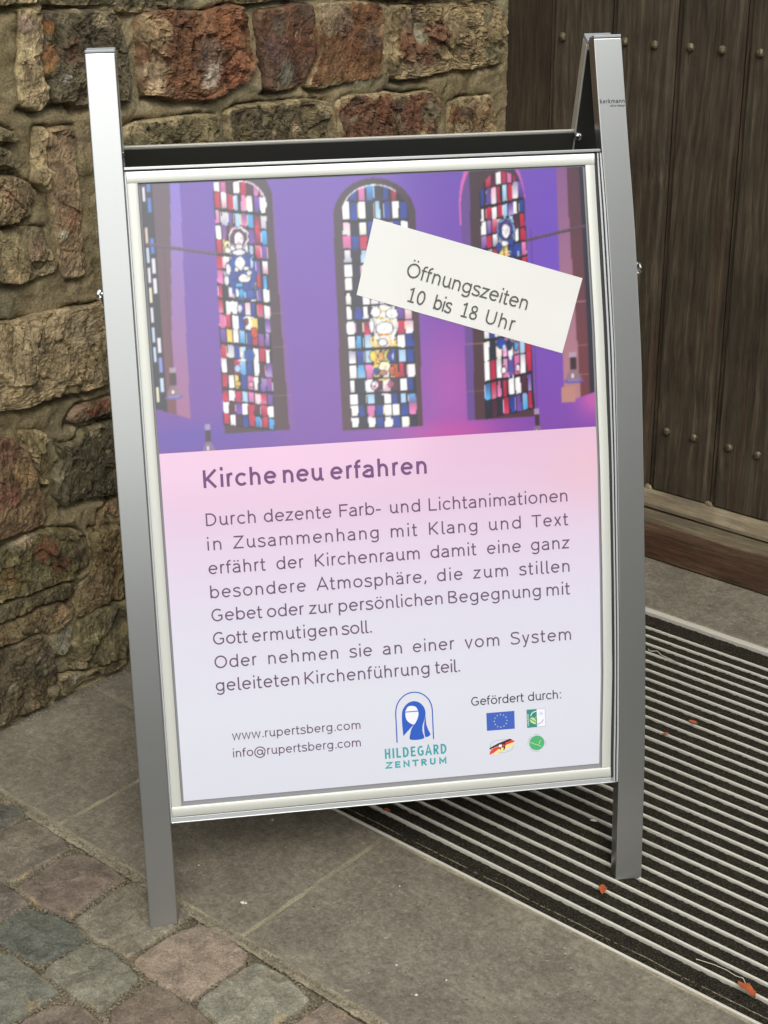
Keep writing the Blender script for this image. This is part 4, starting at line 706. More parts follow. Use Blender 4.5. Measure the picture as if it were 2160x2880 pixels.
# ---- poster: a printed sheet, colour carried by its own fine grid
poster_label = 'purple church window poster with heading Kirche neu erfahren'
RNG = np.random.RandomState(5)
S3 = lambda h: np.array([int(h[i:i + 2], 16) / 255 for i in (0, 2, 4)])
def smooth(a, b, x): t = np.clip((x - a) / (b - a), 0, 1); return t * t * (3 - 2 * t)
def paint():
    nu, nv = 496, 300
    us = np.linspace(-.297, .297, nu); vs = np.linspace(.4862, .8405, nv); U, V = np.meshgrid(us, vs)
    img = np.zeros((nv, nu, 3))
    def blend(mask, col):
        m = np.clip(mask, 0, 1)[..., None]; img[:] = img * (1 - m) + (S3(col) if isinstance(col, str) else col) * m
    tu = (U + .297) / .594; tv = (V - .486) / .3545
    def lerp4(a, b, c, d):     # bl br tl tr
        A_, B_, C_, D_ = map(S3, (a, b, c, d)); return (A_ * (1 - tu)[..., None] + B_ * tu[..., None]) * (1 - tv)[..., None] + (C_ * (1 - tu)[..., None] + D_ * tu[..., None]) * tv[..., None]
    img[:] = lerp4('7040a0', '8448ae', '6a4aae', '744fba')
    blend(.85 * np.exp(-(((U - .105) / .05) ** 2 + ((V - .55) / .09) ** 2)), 'b45cb4')
    blend(.8 * np.exp(-(((U - .10) / .075) ** 2 + ((V - .49) / .018) ** 2)), 'c850a8')
    blend(.9 * np.exp(-(((U - .297) / .02) ** 2 + ((V - .525) / .025) ** 2)), 'd060b0')
    blend(.6 * np.exp(-(((U + .25) / .09) ** 2 + ((V - .505) / .02) ** 2)), '4f44b0')
    blend(.45 * np.exp(-(((U - .25) / .04) ** 2 + ((V - .70) / .14) ** 2)), '6a4ed0')
    # left window niche
    lx = -.2955 + .004 * tv
    edge_r = np.interp(V, [.53, .63, .83], [-.2521, -.2506, -.2456]); edge_m = np.interp(V, [.54, .63, .83], [-.270, -.2705, -.2589]); low = np.interp(U, [-.2955, -.2521], [.5465, .5305])
    inn = (V > low)
    blend(inn * (U < edge_r) * (U > edge_m) * .85, lerp4('b06a80', 'b06a80', '8a78d8', '8a78d8'))
    blend(inn * (U < edge_m) * (U > -.2815), lerp4('7a4048', '7a4048', '5a4a5a', '5a4a5a'))
    blend(inn * (U < -.2815), '20242f')
    for k in range(11):
        v0 = .556 + k * .0262
        for (a, b, sh) in ((-.2965, -.2915, 0), (-.2895, -.2845, .012)):
            if RNG.rand() < .75: blend(inn * (U > a + .0008) * (U < b) * (V > v0 + sh) * (V < v0 + sh + .020), RNG.choice(['c8dcf4', 'e8e4ee', '4a7ad0', '8890d8', 'e0c8b8', 'f0e8c8']))
    # right niche
    eR = np.interp(V, [.52, .83], [.2614, .2607]); eM = np.interp(V, [.527, .82], [.2807, .2744]); lowR = np.interp(U, [.2614, .3028], [.5215, .5367])
    inr = V > lowR
    blend(inr * (U > eR) * (U < eM), lerp4('c08888', 'c08888', '8a5c90', '8a5c90')); blend(inr * (U > eM), lerp4('7a3c44', '7a3c44', '5a3c4c', '5a3c4c')); blend(inr * (U > .2915), '2c2c3c')
    for vv in (.56, .60, .66): blend(inr * (U > eM) * (U < .2915) * (abs(V - vv) < .0008) * .6, 'c09090')
    # embrasures of the three windows
    def arch(l0, r0, l1, r1, vb, vt, rad):   # left/right at bottom and at spring, top height
        L_ = np.interp(V, [vb, vt - rad], [l0, l1]); R_ = np.interp(V, [vb, vt - rad], [r0, r1]); m = (U > L_) * (U < R_) * (V > vb) * (V < vt - rad)
        cx_, rx = (l1 + r1) / 2, (r1 - l1) / 2; return np.maximum(m, ((((U - cx_) / rx) ** 2 + ((V - (vt - rad)) / rad) ** 2) < 1) * (V >= vt - rad)).astype(float)
    stone = lerp4('4a3038', '52303a', '3c3440', '46343e')
    e1 = arch(-.2080, -.1130, -.2030, -.1235, .5078, .862, .062); blend(e1, stone); blend(e1 * (U > np.interp(V, [.51, .8], [-.1205, -.1265])), '7a4a9c')
    e2 = arch(-.0483, .0622, -.0460, .0650, .5025, .8370, .052); blend(e2, stone)
    blend(np.clip(arch(.1200, .22, .1250, .216, .5062, .872, .075) - arch(.1244, .22, .1290, .216, .5062, .862, .072), 0, 1) * (V > .77), 'd868b8')
    e3 = arch(.1244, .2195, .1272, .2150, .5062, .862, .072); blend(e3, stone); blend(e3 * (U < np.interp(V, [.51, .8], [.1352, .1400])), '6a4a94')
    for vv in (.545, .61, .655): blend(e3 * (U < .1535) * (abs(V - vv) < .0007) * .6, 'a07878'); blend(e1 * (U > -.1365) * (abs(V - vv - .01) < .0007) * .5, 'a07878')
    # glass
    PAL = dict(R='c01c48', P='dc78b4', W='ffffff', D='4c1c38', V='7048a8', B='1c3c9c', C='48a4e4', K='1a2038', Y='f4d468', H='fff6f2', O='c84a18', L='b0d4f4')
    def window(xl, xr, bars, rows, top, tilt):
        # xl, xr: functions of v; bars: v at mid width from the top down; rows: strings between bars
        blend(((U > xl(V)) * (U < xr(V)) * (V > bars[-1] + tilt * ((U - xl(V)) / (xr(V) - xl(V)) - .5) * 1.0) * top).astype(float), '16161f')
        S_ = (U - xl(V)) / (xr(V) - xl(V)); VV = V - tilt * (S_ - .5)
        bi = 0
        for b in range(len(bars) - 1):
            grp = rows[b]; n = len(grp); hi, lo_ = bars[b], bars[b + 1]; step = (hi - lo_) / n
            for r, row in enumerate(grp):
                vt = hi - r * step; vb = vt - step; nc = len(row); off = RNG.uniform(-.25, .25)
                for c, ch in enumerate(row):
                    if ch == '.': continue
                    s0, s1 = (c) / nc, (c + 1) / nc
                    g0, g1 = .04 + .07 * RNG.rand(), .04 + .06 * RNG.rand()
                    wd = s1 - s0; a = s0 + g0 * wd; e = s1 - g1 * wd - (.25 * wd if RNG.rand() < .15 else 0)
                    gb = .0016 if r == n - 1 else .0007; gt = .0015 if r == 0 else .0006
                    jv = RNG.uniform(-.001, .001)
                    sk = RNG.uniform(-.012, .012) * (VV - (vt + vb) / 2) / step
                    m = (S_ + sk > a) * (S_ - sk < e) * (VV > vb + gb + jv) * (VV < vt - gt + jv) * top
                    base = S3(PAL[ch]); g_ = RNG.uniform(-.35, .35); lv = ((VV - vb) / step - .5)
                    if RNG.rand() < .45 and ch in 'RPVWC': base2 = base * .55 + S3(RNG.choice(['eef0f8', 'd05080', '3a3468', 'f0dce8'])) * .45
                    else: base2 = base
                    f = np.clip(.5 + lv * (1 if RNG.rand() < .5 else -1) * 1.2, 0, 1)[..., None]
                    colr = base * (1 - f) + base2 * f; colr = np.clip(colr * (1 + g_ * lv[..., None]), 0, 1)
                    blend(m.astype(float), colr)
                for c in range(nc + 1):     # bright slivers at leads
                    if RNG.rand() < .30:
                        s_c = c / nc; blend(((abs(S_ - s_c - RNG.uniform(-.01, .01)) < .009) * (VV > vb + .003) * (VV < vt - .003) * top * (S_ > 0) * (S_ < 1)).astype(float), RNG.choice(['f4f4fa', 'f0d8a0', 'e8b0c8']))
        for b in bars[1:-1]: blend((abs(VV - b) < .0012) * (S_ > 0) * (S_ < 1) * top * 1.0, '101018')
    ip = lambda a, b: (lambda v: np.interp(v, [.51, .84], [a, b]))
    x1l, x1r = ip(-.2088, -.2020), ip(-.1405, -.1335)
    top1 = (V < .8405) * (1 - (U > -.166) * ((((U + .166) / .0325) ** 2 + ((V - .806) / .0345) ** 2) > 1) * (V > .806))
    window(x1l, x1r, [.846, .8000, .7408, .6830, .6244, .5638, .5139], [['WPDHRDPP', 'RWRLPWVW'], ['PWVLPCRW', 'WVRHHVRC', 'RYHHHCRV'], ['RWHHWBVW', 'PWWHWWRC', 'RKWCBBVW'], ['RWWBWBRW', 'PRWBWYKV', 'VYWCBRVV'], ['RWBLBWRW', 'WDRCBWDV', 'RWYBPWVV'], ['RWRLPWRV', 'WDVWRDRW', 'RWDBRCRC']], top1, -.0115)
    # ring of light round the top of the first and middle windows
    d1 = np.sqrt(((U + .166) / .0325) ** 2 + ((V - .806) / .0345) ** 2); blend((abs(d1 - .975) < .03) * (U > -.17) * (V > .806) * 1.0, 'f4f2fa')
    x2l, x2r = ip(-.0365, -.0345), ip(.0555, .0548)
    d2 = np.sqrt(((U - .0101) / .0450) ** 2 + ((V - .790) / .0385) ** 2); top2 = 1 - (d2 > 1) * (V > .790)
    window(x2l, x2r, [.832, .7815, .7250, .6690, .6100, .5507, .5026], [['KBPCKBRK', 'WBWKLBWB'], ['WKWBWWBW', 'PBRBWWKW', 'WKLBWWBW'], ['WKWBWWBW', 'HKWLWWBW', 'HKWWWWBW'], ['WBWHHWVW', 'WKRHHWRW', 'WCLYHYWB'], ['WBLYYBLB', 'WCPYHORW', 'WKWDWDWB'], ['WKLKWBLC', 'WBPBWWBP'[:8], 'WKWBWBWK']], top2, -.002)
    blend((abs(d2 - .985) < .022) * (V > .798) * (U < .04) * 1.0, 'f4f2fa')
    x3l, x3r = ip(.1500, .1545), ip(.2193, .2135)
    d3 = np.sqrt(((U - .184) / .0315) ** 2 + ((V - .800) / .0385) ** 2); top3 = 1 - (d3 > 1) * (V > .800)
    window(x3l, x3r, [.845, .7965, .7405, .6790, .6180, .5612, .5112], [['DRDWRPRD', 'BVWRLRWV'], ['WRWRLVWB', 'WVRHHLDR', 'VRWHHBWR'], ['BWRYYBWP', 'CRBCKCDR', 'WRBCKCWR'], ['VPBCKCBR', 'WPPVWBRV', 'WBWBWBLR'], ['WKWPWPLR', 'WRWPVPWR'], ['CRPRWWDV', 'KDKRBVCR']], top3, .0105)
    # saintly figures: halo, face, robe in pale glass
    def ell(cu, cv, ru, rv): return ((U - cu) / ru) ** 2 + ((V - cv) / rv) ** 2
    NZ = np.zeros_like(U)
    for q in range(20): NZ += np.sin(U * RNG.uniform(-900, 900) + V * RNG.uniform(-800, 800) + RNG.uniform(0, 6)) / 5
    for (cu, cv, ru, rv, col) in FIGURES:      # leaded pieces of the three figures, each with its dark lead line
        e_ = ell(cu, cv, ru, rv); e_ = np.maximum(e_ ** .5, .75 * (abs((U - cu) / ru) ** 6 + abs((V - cv) / rv) ** 6) ** (1 / 6) + .25) + .06 * NZ
        if ru > .0025 and rv > .0025: blend((e_ < 1 + .0006 / min(ru, rv)) * .75, '1a1c34')
        blend((e_ < 1 - .0003 / min(ru, rv)) * 1.0, np.clip(S3(col) * (1 + .10 * NZ[..., None]), 0, 1))
    # iron tie rod
    for (u0, v0, u1, v1) in ((-.2965, .7640, -.2025, .7465), (.2150, .7458, .2980, .7615)):
        t = np.clip((U - u0) / (u1 - u0), 0, 1); blend((abs(V - (v0 + (v1 - v0) * t)) < .0021) * (U >= u0) * (U <= u1) * .9, '4e3c4c'); blend((abs(V - (v0 + (v1 - v0) * t) - .0013) < .0006) * (U >= u0) * (U <= u1) * .6, '8a7090')
    # hanging lamps
    def lamp(cu, cv, sc, full):
        blend((abs(U - cu) < .0003) * (V > cv) * (V < .76) * .5, '3a2c50')
        blend((abs(U - cu) < .0042 * sc) * (V > cv - .008) * (V < cv) * .75, 'b8aac0'); blend((abs(U - cu) < .0040 * sc) * (V > cv - .024) * (V < cv - .008) * 1.0, '3a2a34')
        blend((abs(U - cu) < .0042 * sc + (cv - .024 - V) * .45) * (V > cv - .038) * (V < cv - .024) * .8, '8a7484'); blend((ell(cu - .001, cv - .033, .0014, .003) < 1) * 1.0, 'f4eef4')
        if full: blend((ell(cu, cv - .0405, .0125, .0026) < 1) * 1.0, '6a5aa8'); blend((ell(cu, cv - .0395, .0085, .0012) < 1) * .8, '9488c8')
    blend((abs(U - .2665) < .0085) * (V > .5225) * (V < .5440) * 1.0, 'c08a80')
    lamp(-.2720, .6010, 1, True); lamp(.2735, .5915, 1, True); lamp(-.2306, .5225, .85, False); lamp(.2224, .5165, .85, False)
    # print softness
    k = img.copy()
    for _ in range(2):
        k = (np.roll(k, 1, 0) + np.roll(k, -1, 0) + np.roll(k, 1, 1) + np.roll(k, -1, 1) + 4 * k) / 8
    k[0] = img[0]; k[-1] = img[-1]; k[:, 0] = img[:, 0]; k[:, -1] = img[:, -1]
    return us, vs, k
def s2l(a): return .88 * np.where(a < .04045, a / 12.92, ((a + .055) / 1.055) ** 2.4)
us, vs, img = paint()
def gridobj(name, us, vs, colr, wv, parent, mat):
    U, V = np.meshgrid(us, vs); n = U.size; U = bend(U, V); pts = ST + U.ravel()[:, None] * SU + V.ravel()[:, None] * SV + wv * SN
    idx = np.arange(n).reshape(len(vs), len(us)); F = np.stack([idx[:-1, :-1], idx[:-1, 1:], idx[1:, 1:], idx[1:, :-1]], -1).reshape(-1, 4)
    return obj(name, pts, F, mat, parent, smooth=True, tint=colr.reshape(-1, 3))
sheet_ = sb('poster', -.297, .297, 0.0, .8405, -.0006, 0.0, M_white_ink, 0, tag_label=poster_label)
gridobj('church_photograph', us, vs, s2l(img), .0003, sheet_, M_print)
ul = np.linspace(-.297, .297, 40); vl = np.linspace(0, .4862, 60); UL, VL = np.meshgrid(ul, vl)
stops = [0, .12, .24, .34, .42, .487]; cs_ = [S3(x) for x in ('dadde8', 'dfe1ec', 'dfdcec', 'e3d2e8', 'e4c4de', 'e5bdda')]
low = np.stack([np.interp(VL, stops, [c[k] for c in cs_]) for k in range(3)], -1)
pk = np.exp(-((UL - .29) / .06) ** 2 - ((VL - .43) / .05) ** 2)[..., None]; low = low * (1 - .5 * pk) + S3('ecc0c8') * .5 * pk
gridobj('text_panel', ul, vl, 1.06 * s2l(low), .0003, sheet_, M_print)

# ---------------------------------------------------------------- lettering drawn from pen strokes
def arc(cx, cy, rx, ry, a0, a1, n=18): return [(cx + rx * cos(radians(a0 + (a1 - a0) * i / n)), cy + ry * sin(radians(a0 + (a1 - a0) * i / n))) for i in range(n + 1)]
def spl(pts, n=6):
    P_ = [pts[0]] + pts + [pts[-1]]; out = []
    for i in range(1, len(P_) - 2):
        p0, p1, p2, p3 = P_[i - 1], P_[i], P_[i + 1], P_[i + 2]
        for k in range(n):
            t = k / n; out.append(tuple(.5 * ((2 * p1[d]) + (-p0[d] + p2[d]) * t + (2 * p0[d] - 5 * p1[d] + 4 * p2[d] - p3[d]) * t * t + (-p0[d] + 3 * p1[d] - 3 * p2[d] + p3[d]) * t ** 3) for d in (0, 1)))
    return out + [pts[-1]]
def glyph(ch, w):
    X, C, A, D, h = .52, .71, .73, -.195, w / 2
    cy, ry = X / 2, X / 2 - h + .006
    if ch in 'äöüÄÖÜ':
        b = {'ä': 'a', 'ö': 'o', 'ü': 'u', 'Ä': 'A', 'Ö': 'O', 'Ü': 'U'}[ch]; adv, st = glyph(b, w); y = .655 if b.islower() else .85; m = adv / 2 + (.0 if b != 'a' else -.02)
        return adv, st + [[(m - .10 - h * 1.05, y), (m - .10 + h * 1.05, y)], [(m + .10 - h * 1.05, y), (m + .10 + h * 1.05, y)]]
    def stem(x, a=0, b=X): return [(x, a), (x, b)]
    def arch(x0, x1): r = (x1 - x0) / 2; return [(x0, X - .26)] + arc((x0 + x1) / 2, X - h - .20 + .006, r, .20, 165, 0, 16) + [(x1, 0)]
    G = {
     'o': (.60, [arc(.30, cy, .26 - h, ry, 0, 360, 30)]),
     'c': (.52, [arc(.295, cy, .255 - h, ry, 42, 318, 24)]),
     'e': (.57, [[(.04 + h, .272), (.53 - h * .6, .272)], arc(.29, cy, .252 - h, ry, 3, 318, 26)]),
     'n': (.56, [stem(.07 + h), arch(.07 + h, .49 - h)]),
     'h': (.56, [stem(.07 + h, 0, A), arch(.07 + h, .49 - h)]),
     'm': (.86, [stem(.07 + h), arch(.07 + h, .45), arch(.45, .79 - h)]),
     'u': (.56, [[(.07 + h, X)] + arc(.28, .20 + h - .006, .21 - h, .20, 180, 345, 16) + [(.49 - h, .26)], [(.49 - h, X), (.49 - h, .09), (.50, .035), (.535, .012)]]),
     'r': (.34, [stem(.07 + h), spl([(.07 + h, .30), (.10 + h, .42), (.19, .485), (.31, .50)])]),
     'i': (.22, [stem(.075 + h), [(.075 + h, .655), (.075 + h, .655 + w * 1.25)]]),
     'l': (.25, [[(.07 + h, A), (.07 + h, .10)] + spl([(.07 + h, .10), (.09 + h, .04), (.15 + h, .015), (.20 + h, .025)])]),
     't': (.34, [[(.13, .68), (.13, .12)] + spl([(.13, .12), (.15, .045), (.21, .02), (.30, .05)]), [(.02, X - h), (.29, X - h)]]),
     'f': (.31, [[(.12, 0), (.12, .55)] + arc(.12 + .14, .56, .14, A - .56 - h + .01, 180, 78, 12), [(.02, X - h), (.28, X - h)]]),
     'a': (.52, [arc(.235, .34, .17, X - .34 - h + .004, 152, 0, 14) + [(.405, .12), (.415, .03), (.45, .012)], [(.405, .295), (.21, .285)] + arc(.20, .145, .145, .140 - h + .012, 95, 270, 14) + spl([(.20, h), (.31, .04), (.405, .13)])]),
     'd': (.60, [stem(.53 - h, .0, A), arc(.29, cy, .25 - h, ry, 0, 360, 28)]),
     'b': (.60, [stem(.07 + h, .0, A), arc(.31, cy, .25 - h, ry, 0, 360, 28)]),
     'p': (.60, [stem(.07 + h, D, X), arc(.31, cy, .25 - h, ry, 0, 360, 28)]),
     'q': (.60, [stem(.53 - h, D, X), arc(.29, cy, .25 - h, ry, 0, 360, 28)]),
     'g': (.59, [arc(.285, .27, .245 - h, ry - .01, 0, 360, 28), [(.52 - h, X), (.52 - h, -.02)] + arc(.285, -.02, .235 - h, .185 - h, 0, -150, 16)]),
     's': (.47, [spl([(.405, .425), (.33, .49), (.23, .505 - h * .2), (.10, .455), (.085, .37), (.16, .305), (.29, .26), (.395, .20), (.40, .09), (.30, .02), (.21, h * .6), (.11, .03), (.04, .095)])]),
     'z': (.47, [[(.05, X - h), (.40, X - h), (.055, h), (.42, h)]]),
     'v': (.50, [[(.03 + h * .6, X), (.25, .0), (.47 - h * .6, X)]]),
     'w': (.76, [[(.03 + h * .6, X), (.21, .0), (.38, .50), (.55, .0), (.73 - h * .6, X)]]),
     'x': (.49, [[(.04 + h, X), (.45 - h, 0)], [(.45 - h, X), (.04 + h, 0)]]),
     'y': (.50, [[(.03 + h, X), (.255, .02)], [(.47 - h, X), (.22, -.10)] + spl([(.22, -.10), (.18, -.165), (.09, -.175)])]),
     'k': (.50, [stem(.07 + h, 0, A), [(.44 - h, X), (.07 + h, .18)], [(.19, .28), (.47 - h, 0)]]),
     'K': (.66, [stem(.085 + h, 0, C), [(.59, C), (.085 + h, .27)], [(.22, .395), (.63 - h, 0)]]),
     'D': (.72, [[(.085 + h, h), (.085 + h, C - h), (.26, C - h)] + arc(.30, C / 2, .36 - h, C / 2 - h, 90, -90, 22) + [(.085 + h, h)]]),
     'F': (.60, [[(.085 + h, 0), (.085 + h, C - h), (.56, C - h)], [(.085 + h, .36), (.50, .36)]]),
     'E': (.62, [[(.57, h), (.085 + h, h), (.085 + h, C - h), (.56, C - h)], [(.085 + h, .36), (.51, .36)]]),
     'L': (.57, [[(.085 + h, C), (.085 + h, h), (.54, h)]]),
     'T': (.60, [[(.02, C - h), (.58, C - h)], [(.30, 0), (.30, C - h)]]),
     'Z': (.62, [[(.06, C - h), (.55, C - h), (.055, h), (.58, h)]]),
     'A': (.70, [[(.03 + h * .5, 0), (.35, C), (.67 - h * .5, 0)], [(.15, .22), (.55, .22)]]),
     'B': (.65, [[(.085 + h, h), (.085 + h, C - h), (.34, C - h)] + arc(.36, .535, .19 - h, .175 - h, 90, -90, 14) + [(.085 + h, .36)], [(.34, .36)] + arc(.38, .18, .22 - h, .18 - h + .004, 90, -90, 14) + [(.085 + h, h)]]),
     'G': (.74, [arc(.385, C / 2, .335 - h, C / 2 - h + .006, 50, 310, 26) + [(.66 - h, .14), (.66 - h, .33), (.42, .33)]]),
     'O': (.78, [arc(.39, C / 2, .35 - h, C / 2 - h + .008, 0, 360, 34)]),
     'S': (.62, [spl([(.54, .60), (.44, .675), (.31, .70 - h * .4), (.15, .65), (.105, .53), (.18, .42), (.34, .365), (.50, .29), (.55, .17), (.46, .055), (.31, h * .6), (.17, .035), (.06, .12)])]),
     'U': (.70, [[(.085 + h, C), (.085 + h, .27)] + arc(.35, .26, .265 - h, .26 - h, 180, 360, 20) + [(.615 - h, C)]]),
     'H': (.70, [stem(.085 + h, 0, C), stem(.615 - h, 0, C), [(.085 + h, .36), (.615 - h, .36)]]),
     'I': (.27, [stem(.10 + h * .6, 0, C)]),
     'R': (.65, [[(.085 + h, 0), (.085 + h, C - h), (.36, C - h)] + arc(.36, .505, .23 - h, .205 - h, 90, -90, 16) + [(.085 + h, .30)], [(.34, .30), (.59 - h * .5, 0)]]),
     'N': (.74, [[(.085 + h, 0), (.085 + h, C - h), (.655 - h, h), (.655 - h, C)]]),
     'M': (.84, [[(.085 + h, 0), (.085 + h, C - h), (.42, .22), (.755 - h, C - h), (.755 - h, 0)]]),
     '1': (.50, [[(.10, .60), (.26, C - h * .4), (.26, 0)], [(.09, h), (.43, h)]]),
     '0': (.53, [arc(.265, .355, .215 - h, .355 - h, 0, 360, 30)]),
     '8': (.53, [arc(.265, .53, .18 - h, .18 - h, 0, 360, 24), arc(.265, .19, .215 - h, .19 - h, 0, 360, 26)]),
     '.': (.22, [[(.09 - h * .1, h * 1.1), (.09 + w * 1.2, h * 1.1)]]),
     ',': (.22, [[(.11 + h, w * 1.3), (.085, -.10)]]),
     ':': (.24, [[(.10, h * 1.1), (.10 + w * 1.2, h * 1.1)], [(.10, .46), (.10 + w * 1.2, .46)]]),
     '-': (.36, [[(.04, .26), (.32, .26)]]),
     '@': (.98, [arc(.48, .25, .20, .19, 0, 360, 26), [(.69, .42), (.67, .12)] + spl([(.67, .12), (.72, .06), (.82, .10), (.90, .26)]) , arc(.49, .25, .42, .43, 5, 330, 36)]),
    }
    return G[ch]
LAY = [0]
def ribbon(V, F, pts, w, M):
    """flat pen stroke of width w (em units) through pts, mitred; M maps (x, y, lift) to the world"""
    p = []
    for q in pts:
        if not p or math.hypot(q[0] - p[-1][0], q[1] - p[-1][1]) > 1e-4: p.append(q)
    closed = math.hypot(p[0][0] - p[-1][0], p[0][1] - p[-1][1]) < 1e-3 and len(p) > 3
    if closed: p = p[:-1]
    n = len(p); b = len(V); LAY[0] += 1; lift = .000004 * (LAY[0] % 9)
    for i in range(n):
        if closed: a, c = p[i - 1], p[(i + 1) % n]
        else: a, c = p[max(0, i - 1)], p[min(n - 1, i + 1)]
        def nr(u, v): d = math.hypot(v[0] - u[0], v[1] - u[1]) or 1; return (-(v[1] - u[1]) / d, (v[0] - u[0]) / d)
        if (i == 0 or i == n - 1) and not closed: m = nr(a, c); k = 1
        else:
            n1, n2 = nr(a, p[i]), nr(p[i], c); m = (n1[0] + n2[0], n1[1] + n2[1]); l = math.hypot(*m) or 1; m = (m[0] / l, m[1] / l); k = min(2.2, 1 / max(.3, m[0] * n1[0] + m[1] * n1[1]))
        V.append(M(p[i][0] + m[0] * w / 2 * k, p[i][1] + m[1] * w / 2 * k, lift)); V.append(M(p[i][0] - m[0] * w / 2 * k, p[i][1] - m[1] * w / 2 * k, lift))
    for i in range(n - (0 if closed else 1)):
        j = (i + 1) % n; F.append((b + 2 * i, b + 2 * i + 1, b + 2 * j + 1, b + 2 * j))
def word_into(V, F, text, u0, u1, v, S_, w, M2, aspect=1.0):
    """set text so that its ink runs from u0 to u1 on baseline v, cap height .71*S_"""
    x = 0; items = []
    for ch in text:
        if ch == ' ': x += .27 * aspect; continue
        adv, st = glyph(ch, w); items.append((x, st)); x += adv * aspect
    xs = [x0 + q[0] * aspect for x0, st in items for s in st for q in s]
    lo, hi = min(xs) - w / 2, max(xs) + w / 2; want = (u1 - u0) / S_
    # spread the letters, keep their width
    n = len(items); extra = (want - (hi - lo)) / max(1, n - 1)
    k = 1.0
    if extra < -.02 or extra > .09: k = want / ((hi - lo) + (n - 1) * max(-.02, min(.09, extra))); extra = max(-.02, min(.09, extra))
    for i, (x0, st) in enumerate(items):
        for s in st:
            pts = [(((x0 + q[0] * aspect - lo) + extra * i) * k, q[1]) for q in s]
            ribbon(V, F, pts, w, lambda a, b, c: M2(u0 + a * S_, v + b * S_, c))
PM = lambda w0: (lambda u, v, c: P(u, v, w0 + c))
V, F = [], []
for (t, v, a, b) in WORDS[:3]: word_into(V, F, t, a, b, v, .0343, .112, PM(.0005))
obj('heading_lettering', V, F, M_title_ink, sheet_)
V, F = [], []
for (t, v, a, b) in WORDS[3:]: word_into(V, F, t, a, b, v - .0004, .0247, .083, PM(.0005))
obj('body_lettering', V, F, M_ink, sheet_)
V, F = [], []
word_into(V, F, 'www.rupertsberg.com', -.2248, -.0450, .0820, .0174, .088, PM(.0005)); word_into(V, F, 'info@rupertsberg.com', -.2248, -.0458, .0566, .0174, .088, PM(.0005))
obj('contact_lettering', V, F, M_ink, sheet_)
V, F = [], []
word_into(V, F, 'Gefördert durch:', .1138, .2450, .1012, .0180, .090, PM(.0005)); obj('funding_lettering', V, F, M_black_ink, sheet_)
V, F = [], []
word_into(V, F, 'HILDEGARD', -.0126, .0757, .0351, .0206, .125, PM(.0005), .62); word_into(V, F, 'ZENTRUM', -.0132, .0755, .0205, .0136, .17, PM(.0005), .80)
obj('teal_lettering', V, F, M_teal, sheet_)

def flat_poly(name, pts, w0, mat, parent):
    bm = bmesh.new(); vs = [bm.verts.new(P(u, v, w0)) for u, v in pts]; bm.faces.new(vs); bmesh.ops.triangulate(bm, faces=bm.faces)
    bmesh.ops.recalc_face_normals(bm, faces=bm.faces); return bm_obj(name, bm, mat, parent)
def curve_flat(name, strokes, w, w0, mat, parent):
    V, F = [], []
    for s in strokes: ribbon(V, F, s, w, PM(w0))
    return obj(name, V, F, mat, parent)
# arch-and-nun emblem
cxa = .0318
curve_flat('arch_emblem', [[(.0056, .0572), (.0056, .100)] + arc(cxa, .1000, .0260, .0283, 180, 0, 28) + [(.0578, .0578)]], .0016, .0005, M_blue, sheet_)
def sm(pts): return spl([tuple(p) for p in pts] + [tuple(pts[0])], 5)[:-1]
flat_poly('veil_emblem', sm(LOGO['veil']), .0005, M_blue, sheet_); flat_poly('face_emblem', sm(LOGO['face']), .00056, M_white_ink, sheet_)
flat_poly('veil_tail_emblem', sm(LOGO['tail']), .0005, M_blue, sheet_); curve_flat('headband_emblem', [LOGO['band']], .0013, .00062, M_blue, sheet_)
# flags and seals
M_eu = simple('flag_blue', lin('3a5cb4'), .5); M_star = simple('flag_star', lin('c8c898'), .5); M_dteal = simple('dark_teal', lin('2f8478'), .5)
M_grey_line = simple('grey_print', lin('9a9aa4'), .5); M_green = simple('leaf_green', lin('4aa870'), .5); M_lgreen = simple('pale_green', lin('b8d88c'), .5); M_dkgreen = simple('dark_green', lin('2f5a34'), .5)
M_fr = simple('flag_red', lin('d8402c'), .5); M_fk = simple('flag_black', lin('3a2024'), .5); M_fg = simple('flag_gold', lin('f2dc6a'), .5)
flat_poly('star_flag', [(.1349, .0889), (.1755, .0889), (.1752, .0627), (.1349, .0629)], .0005, M_eu, sheet_)
V, F = [], []
for k in range(12):
    a = pi / 6 * k; c = (.1551 + .0092 * cos(a), .0759 + .0092 * sin(a)); b = len(V)
    for q in range(10):
        r = .0013 if q % 2 == 0 else .00055; t = pi / 2 + q * pi / 5; V.append(P(c[0] + r * cos(t), c[1] + r * sin(t), .00056))
    V.append(P(c[0], c[1], .00056))
    for q in range(10): F.append((b + q, b + (q + 1) % 10, b + 10))
obj('flag_stars', V, F, M_star, sheet_)
x0, x1, y0, y1 = .1932, .2204, .0622, .0887
flat_poly('seal_ground', [(x0, y0), (x1, y0), (x1, y1), (x0, y1)], .00045, M_grey_line, sheet_); flat_poly('seal_white', [(x0 + .0004, y0 + .0004), (x1 - .0005, y0 + .0005), (x1 - .0005, y1 - .0005), (x0 + .0004, y1 - .0004)], .0005, M_white_ink, sheet_)
flat_poly('seal_teal', [(x0, y0), (.2078, y0), (.2078, y1), (x0, y1)], .00056, M_dteal, sheet_)
flat_poly('seal_bean', sm(LOGO['bean']), .0007, M_lgreen, sheet_); curve_flat('seal_bean_slit', [[LOGO['bean'][0], LOGO['bean'][3]]], .0009, .00076, M_dkgreen, sheet_)
curve_flat('seal_arc', [spl([tuple(p) for p in LOGO['arc1']])], .0012, .00066, M_white_ink, sheet_); curve_flat('seal_arc', [spl([tuple(p) for p in LOGO['arc2']])], .0011, .00066, M_grey_line, sheet_)
